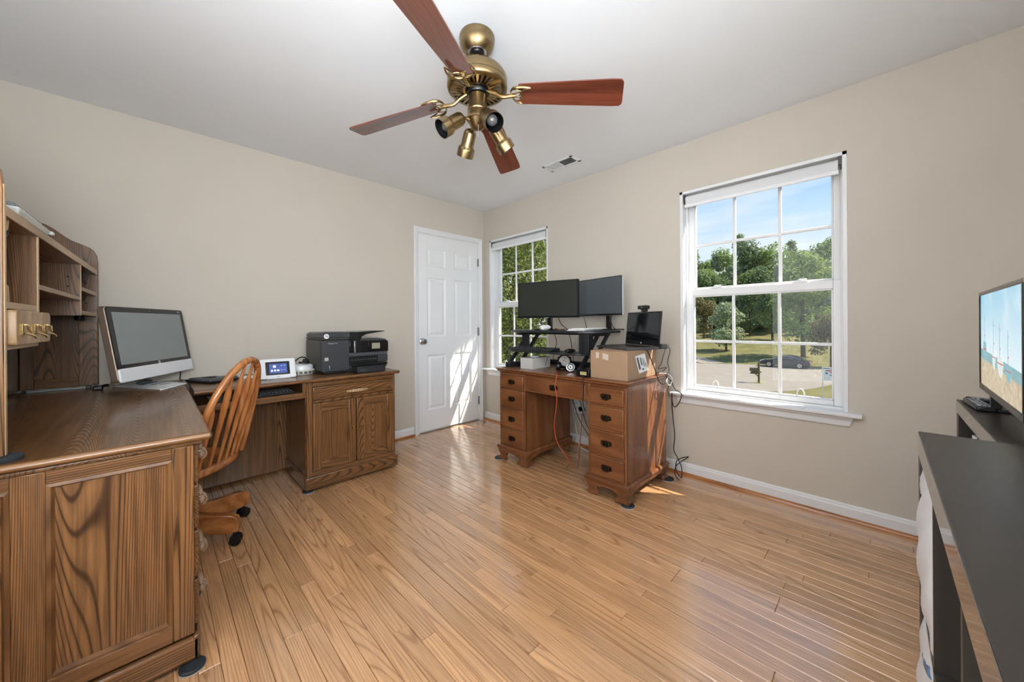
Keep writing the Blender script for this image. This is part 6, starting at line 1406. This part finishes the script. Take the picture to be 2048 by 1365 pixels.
x_, y_ = at(1408, 80); tree(x_, y_, 5, .95, 'rusty brownish tree at the left edge of the large window view', group='street trees')
x_, y_ = at(1662, 55); tree(x_, y_, 5, .72, 'spreading tree with pale blossoms at the right edge of the large window view', group='street trees')
x_, y_ = at(1500, 84); tree(x_, y_, 1, .55, 'dark shady tree at the lawn edge in the middle of the large window', group='street trees')
x_, y_ = at(1545, 78); tree(x_, y_, 1, .6, 'dark tree just left of the shade tree behind the car', group='street trees')
for k in range(12):
    x_, y_ = at(1385 + 26 * k, 86 + 3 * (k % 3)); tree(x_, y_, (4, 1, 5, 1)[k % 4], (.62, .34, .55, .38)[k % 4], ORD[k] + 'low bush, counted from the left, under the trees at the lawn edge', group='bushes at the lawn edge')
# big maple close to the small window
mz = -4.2
mp_ = thing('maple_tree', 'large sunlit yellow-green maple filling the window beside the closet door', 'tree', (9.5, 9.0, mz))
obj('crown', leafcrown(9, 42000, round_shape(4.6, 2.2, 11.5, 26, 2.2), .075, .3), LEAF[5], mp_, smooth=0, recalc=False, world=False)
obj('trunk', MB().tube([(0, 0, -.5), (.1, 0, 3), (0, .1, 6), (.2, 0, 9)], [.34, .28, .2, .08], 10), BARK, mp_, world=False)
mp2 = thing('maple_tree', 'darker green maple beyond the sunlit one, behind the closet door window', 'tree', (16, 15.5, mz))
obj('crown', leafcrown(10, 30000, round_shape(5.6, 1.2, 12.5, 26, 2.6), .12, .3), LEAF[0], mp2, smooth=0, recalc=False, world=False)
obj('trunk', MB().tube([(0, 0, -.5), (.1, 0, 3), (0, .1, 6), (.2, 0, 9)], [.36, .3, .2, .08], 10), BARK, mp2, world=False)
# unseen tree added south-east of the house to shade the small window's top
sl = thing('added_shade_tree', 'unseen slender tree added south of the windows to shade the small one', 'tree', (3.55, -5.35, mz))
obj('crown', leafcrown(12, 5200, lambda rg: [((0, 0, 13.62), .5), ((.1, -.25, 13.95), .55), ((-.1, .1, 14.6), .5)], .09, .1), LEAF[0], sl, smooth=0, recalc=False, world=False)
obj('trunk', MB().tube([(0, 0, -.3), (.05, 0, 5), (0, .03, 9), (.02, 0, 13)], [.1, .08, .06, .03], 8), BARK, sl, world=False)
# low pale roof below the small window
pf = thing('porch_roof', 'pale shingled porch roof below the window beside the closet door', 'roof', (1.1, 0.6, -.2))
obj('roof_slope', MB().prism([(0.55, 0.38), (2.6, -.55), (2.6, -.63), (0.55, 0.30)], 'y', 0.35, 2.6), noisemat('pale_shingle', (srgb(196, 196, 198), srgb(222, 222, 224)), 9), pf)
obj('fascia', MB().box(2.58, 2.62, .35, 2.6, -.72, -.54), TRIM, pf)
obj('rake_board', MB().prism([(0.55, 0.40), (2.6, -.53), (2.6, -.66), (0.55, 0.27)], 'y', 0.31, 0.35), TRIM, pf)

# parked car, side-on, nose to the left of the view (+y)
CX, CY = 49.6, 4.55
car = thing('parked_car', 'dark navy sedan parked along the far kerb of the street', 'car', (CX, CY, GZ + .03))
L2 = 2.36
NAVY = plain('car_paint_navy', srgb(34, 38, 52), .18, coat=.8); CG = plain('car_glass', srgb(60, 72, 84), .08, spec=.8)
low = [(-L2, .34), (-L2, .62), (-L2 + .12, .86), (-1.55, .96), (1.0, .93), (L2 - .35, .80), (L2 - .05, .62), (L2, .42), (L2 - .1, .28), (-L2 + .1, .26)]
cabin = [(-1.75, .95), (-1.05, 1.33), (-.35, 1.44), (.25, 1.40), (1.12, .94)]
def carprism(pl, w0, w1, mat, name, bev=.05):
    return obj(name, MB().prism(pl, 'x', -w1, w1), mat, car, bevel=bev, seg=3, world=False)
carprism(low, 0, .90, NAVY, 'body', .10); carprism(cabin, 0, .74, NAVY, 'cabin', .12)
for s in (-1, 1):
    obj('side_window', MB().prism([(-1.45, .98), (-.98, 1.27), (-.36, 1.37), (-.36, .98)], 'x', s * .745 - .004, s * .745 + .004), CG, car, world=False)
    obj('side_window', MB().prism([(-.30, .98), (-.30, 1.37), (.22, 1.33), (.92, .98)], 'x', s * .745 - .004, s * .745 + .004), CG, car, world=False)
    obj('chrome_trim', MB().tube([(s * .75, -1.5, .97), (s * .75, -.98, 1.29), (s * .75, -.36, 1.39), (s * .75, .22, 1.35), (s * .75, .98, .97)], .015, 6), CHROME, car, world=False)
    for y in (-1.42, 1.42):
        wh = obj('wheel', MB().cyl((s * .82, y, .33), (1, 0, 0), .33, .2, 26), RUBBER, car, bevel=.02, world=False)
        obj('rim', MB().cyl((s * .925, y, .33), (1, 0, 0), .23, .02, 22), SILVER, wh, world=False)
        for k in range(5): obj('spoke_gap', MB().box(-.006, .006, -.025, .025, .07, .19).xf(Matrix.Translation((s * .938, y, .33)) @ Matrix.Rotation(2 * PI * k / 5, 4, 'X')), SATINB, wh, world=False)
    obj('tail_lamp', MB().box(s * .62 - .2, s * .62 + .2, -L2 - .01, -L2 + .12, .66, .82), plain('tail_red', srgb(210, 120, 110), .25), car, bevel=.02, world=False)
    obj('head_lamp', MB().box(s * .62 - .18, s * .62 + .18, L2 - .35, L2 - .02, .60, .74), plain('lamp_clear', srgb(220, 224, 228), .15), car, bevel=.03, world=False)
    obj('mirror', MB().box(s * .9 - .09, s * .9 + .09, .72, .84, .94, 1.06), NAVY, car, bevel=.03, world=False)
# second car cut by the window edge
c2 = thing('parked_car', 'white car partly cut off by the right window edge on the street', 'car', (46.5, -2.35, GZ + .03), R(35))
WC = plain('car_paint_white', srgb(226, 230, 234), .2, coat=.6)
obj('body', MB().prism([(a, b) for a, b in low], 'x', -.9, .9), WC, c2, bevel=.1, seg=3, world=False); obj('cabin', MB().prism(cabin, 'x', -.74, .74), CG, c2, bevel=.12, seg=3, world=False)
for s in (-1, 1):
    for y in (-1.42, 1.42): obj('wheel', MB().cyl((s * .82, y, .33), (1, 0, 0), .33, .2, 22), RUBBER, c2, bevel=.02, world=False)
# mailbox
mx_, my_ = at(1517, 38.0); mz_ = GZ
mb = thing('mailbox', 'weathered wooden mailbox post by the near edge of the street', 'mailbox', (mx_, my_, mz_))
WOODG = noisemat('weathered_wood', (srgb(92, 82, 62), srgb(122, 108, 84)), 6)
obj('post', MB().box(-.07, .07, -.07, .07, -.2, 1.85), WOODG, mb, bevel=.01, world=False)
obj('arm', MB().box(-.05, .05, -.2, .55, .95, 1.03), WOODG, mb, bevel=.01, world=False)
obj('brace', MB().tube([(0, .05, .60), (0, .42, .95)], .04, 6), WOODG, mb, world=False)
bxp = [(-.13, 1.03), (.13, 1.03), (.13, 1.22)] + [(.13 * math.cos(R(a)), 1.22 + .13 * math.sin(R(a))) for a in range(20, 161, 20)] + [(-.13, 1.22)]
obj('box', MB().prism(bxp, 'y', .10, .66), plain('mailbox_brown', srgb(104, 94, 74), .6), mb, world=False)
obj('newspaper_slot', MB().box(-.1, .1, .1, .62, .80, .94), WOODG, mb, bevel=.01, world=False)
m = MB(); rg = random.Random(4)
for _ in range(140):
    a = rg.random() * 6.28; r_ = rg.uniform(.05, .45); h_ = rg.uniform(.15, .42); b = Vector((r_ * math.cos(a), r_ * math.sin(a), 0)); tp2 = b + Vector((rg.uniform(-.12, .12), rg.uniform(-.12, .12), h_)); m.add([b + Vector((.012, 0, 0)), b - Vector((.012, 0, 0)), tp2], [(0, 1, 2)])
tg = obj('tall_grass', m, LEAF[2], smooth=0, recalc=False); tg.location = (mx_, my_, mz_); tg['kind'] = 'stuff'; tg['label'] = 'tuft of tall grass at the foot of the mailbox'; tg['category'] = 'grass'
# yard sign
sx_, sy_ = at(1662, 34.0)
ys_ = thing('yard_sign', 'white yard sign with red and blue print at the right window edge', 'sign', (sx_, sy_, GZ), R(190))
obj('board', MB().box(-.015, .015, -.42, .42, 1.15, 1.95), plain('sign_white', srgb(232, 234, 238), .5), ys_, world=False)
obj('post', MB().box(-.03, .03, -.50, -.44, -.2, 2.1), WHITEP, ys_, world=False); obj('arm', MB().box(-.03, .03, -.50, .48, 2.02, 2.08), WHITEP, ys_, world=False)
for (a, b, c_, d_, mat_) in ((-.30, .36, 1.80, 1.88, plain('sign_red', srgb(190, 60, 60), .5)), (-.1, .36, 1.68, 1.74, MATS['sign_red']), (-.1, .30, 1.50, 1.56, plain('sign_blue', srgb(60, 80, 140), .5)), (-.32, -.2, 1.60, 1.72, MATS['sign_blue'])):
    for s in (-1, 1): obj('print_block', MB().box(s * .016 - .001, s * .016 + .001, a, b, c_, d_), mat_, ys_, smooth=0, world=False)
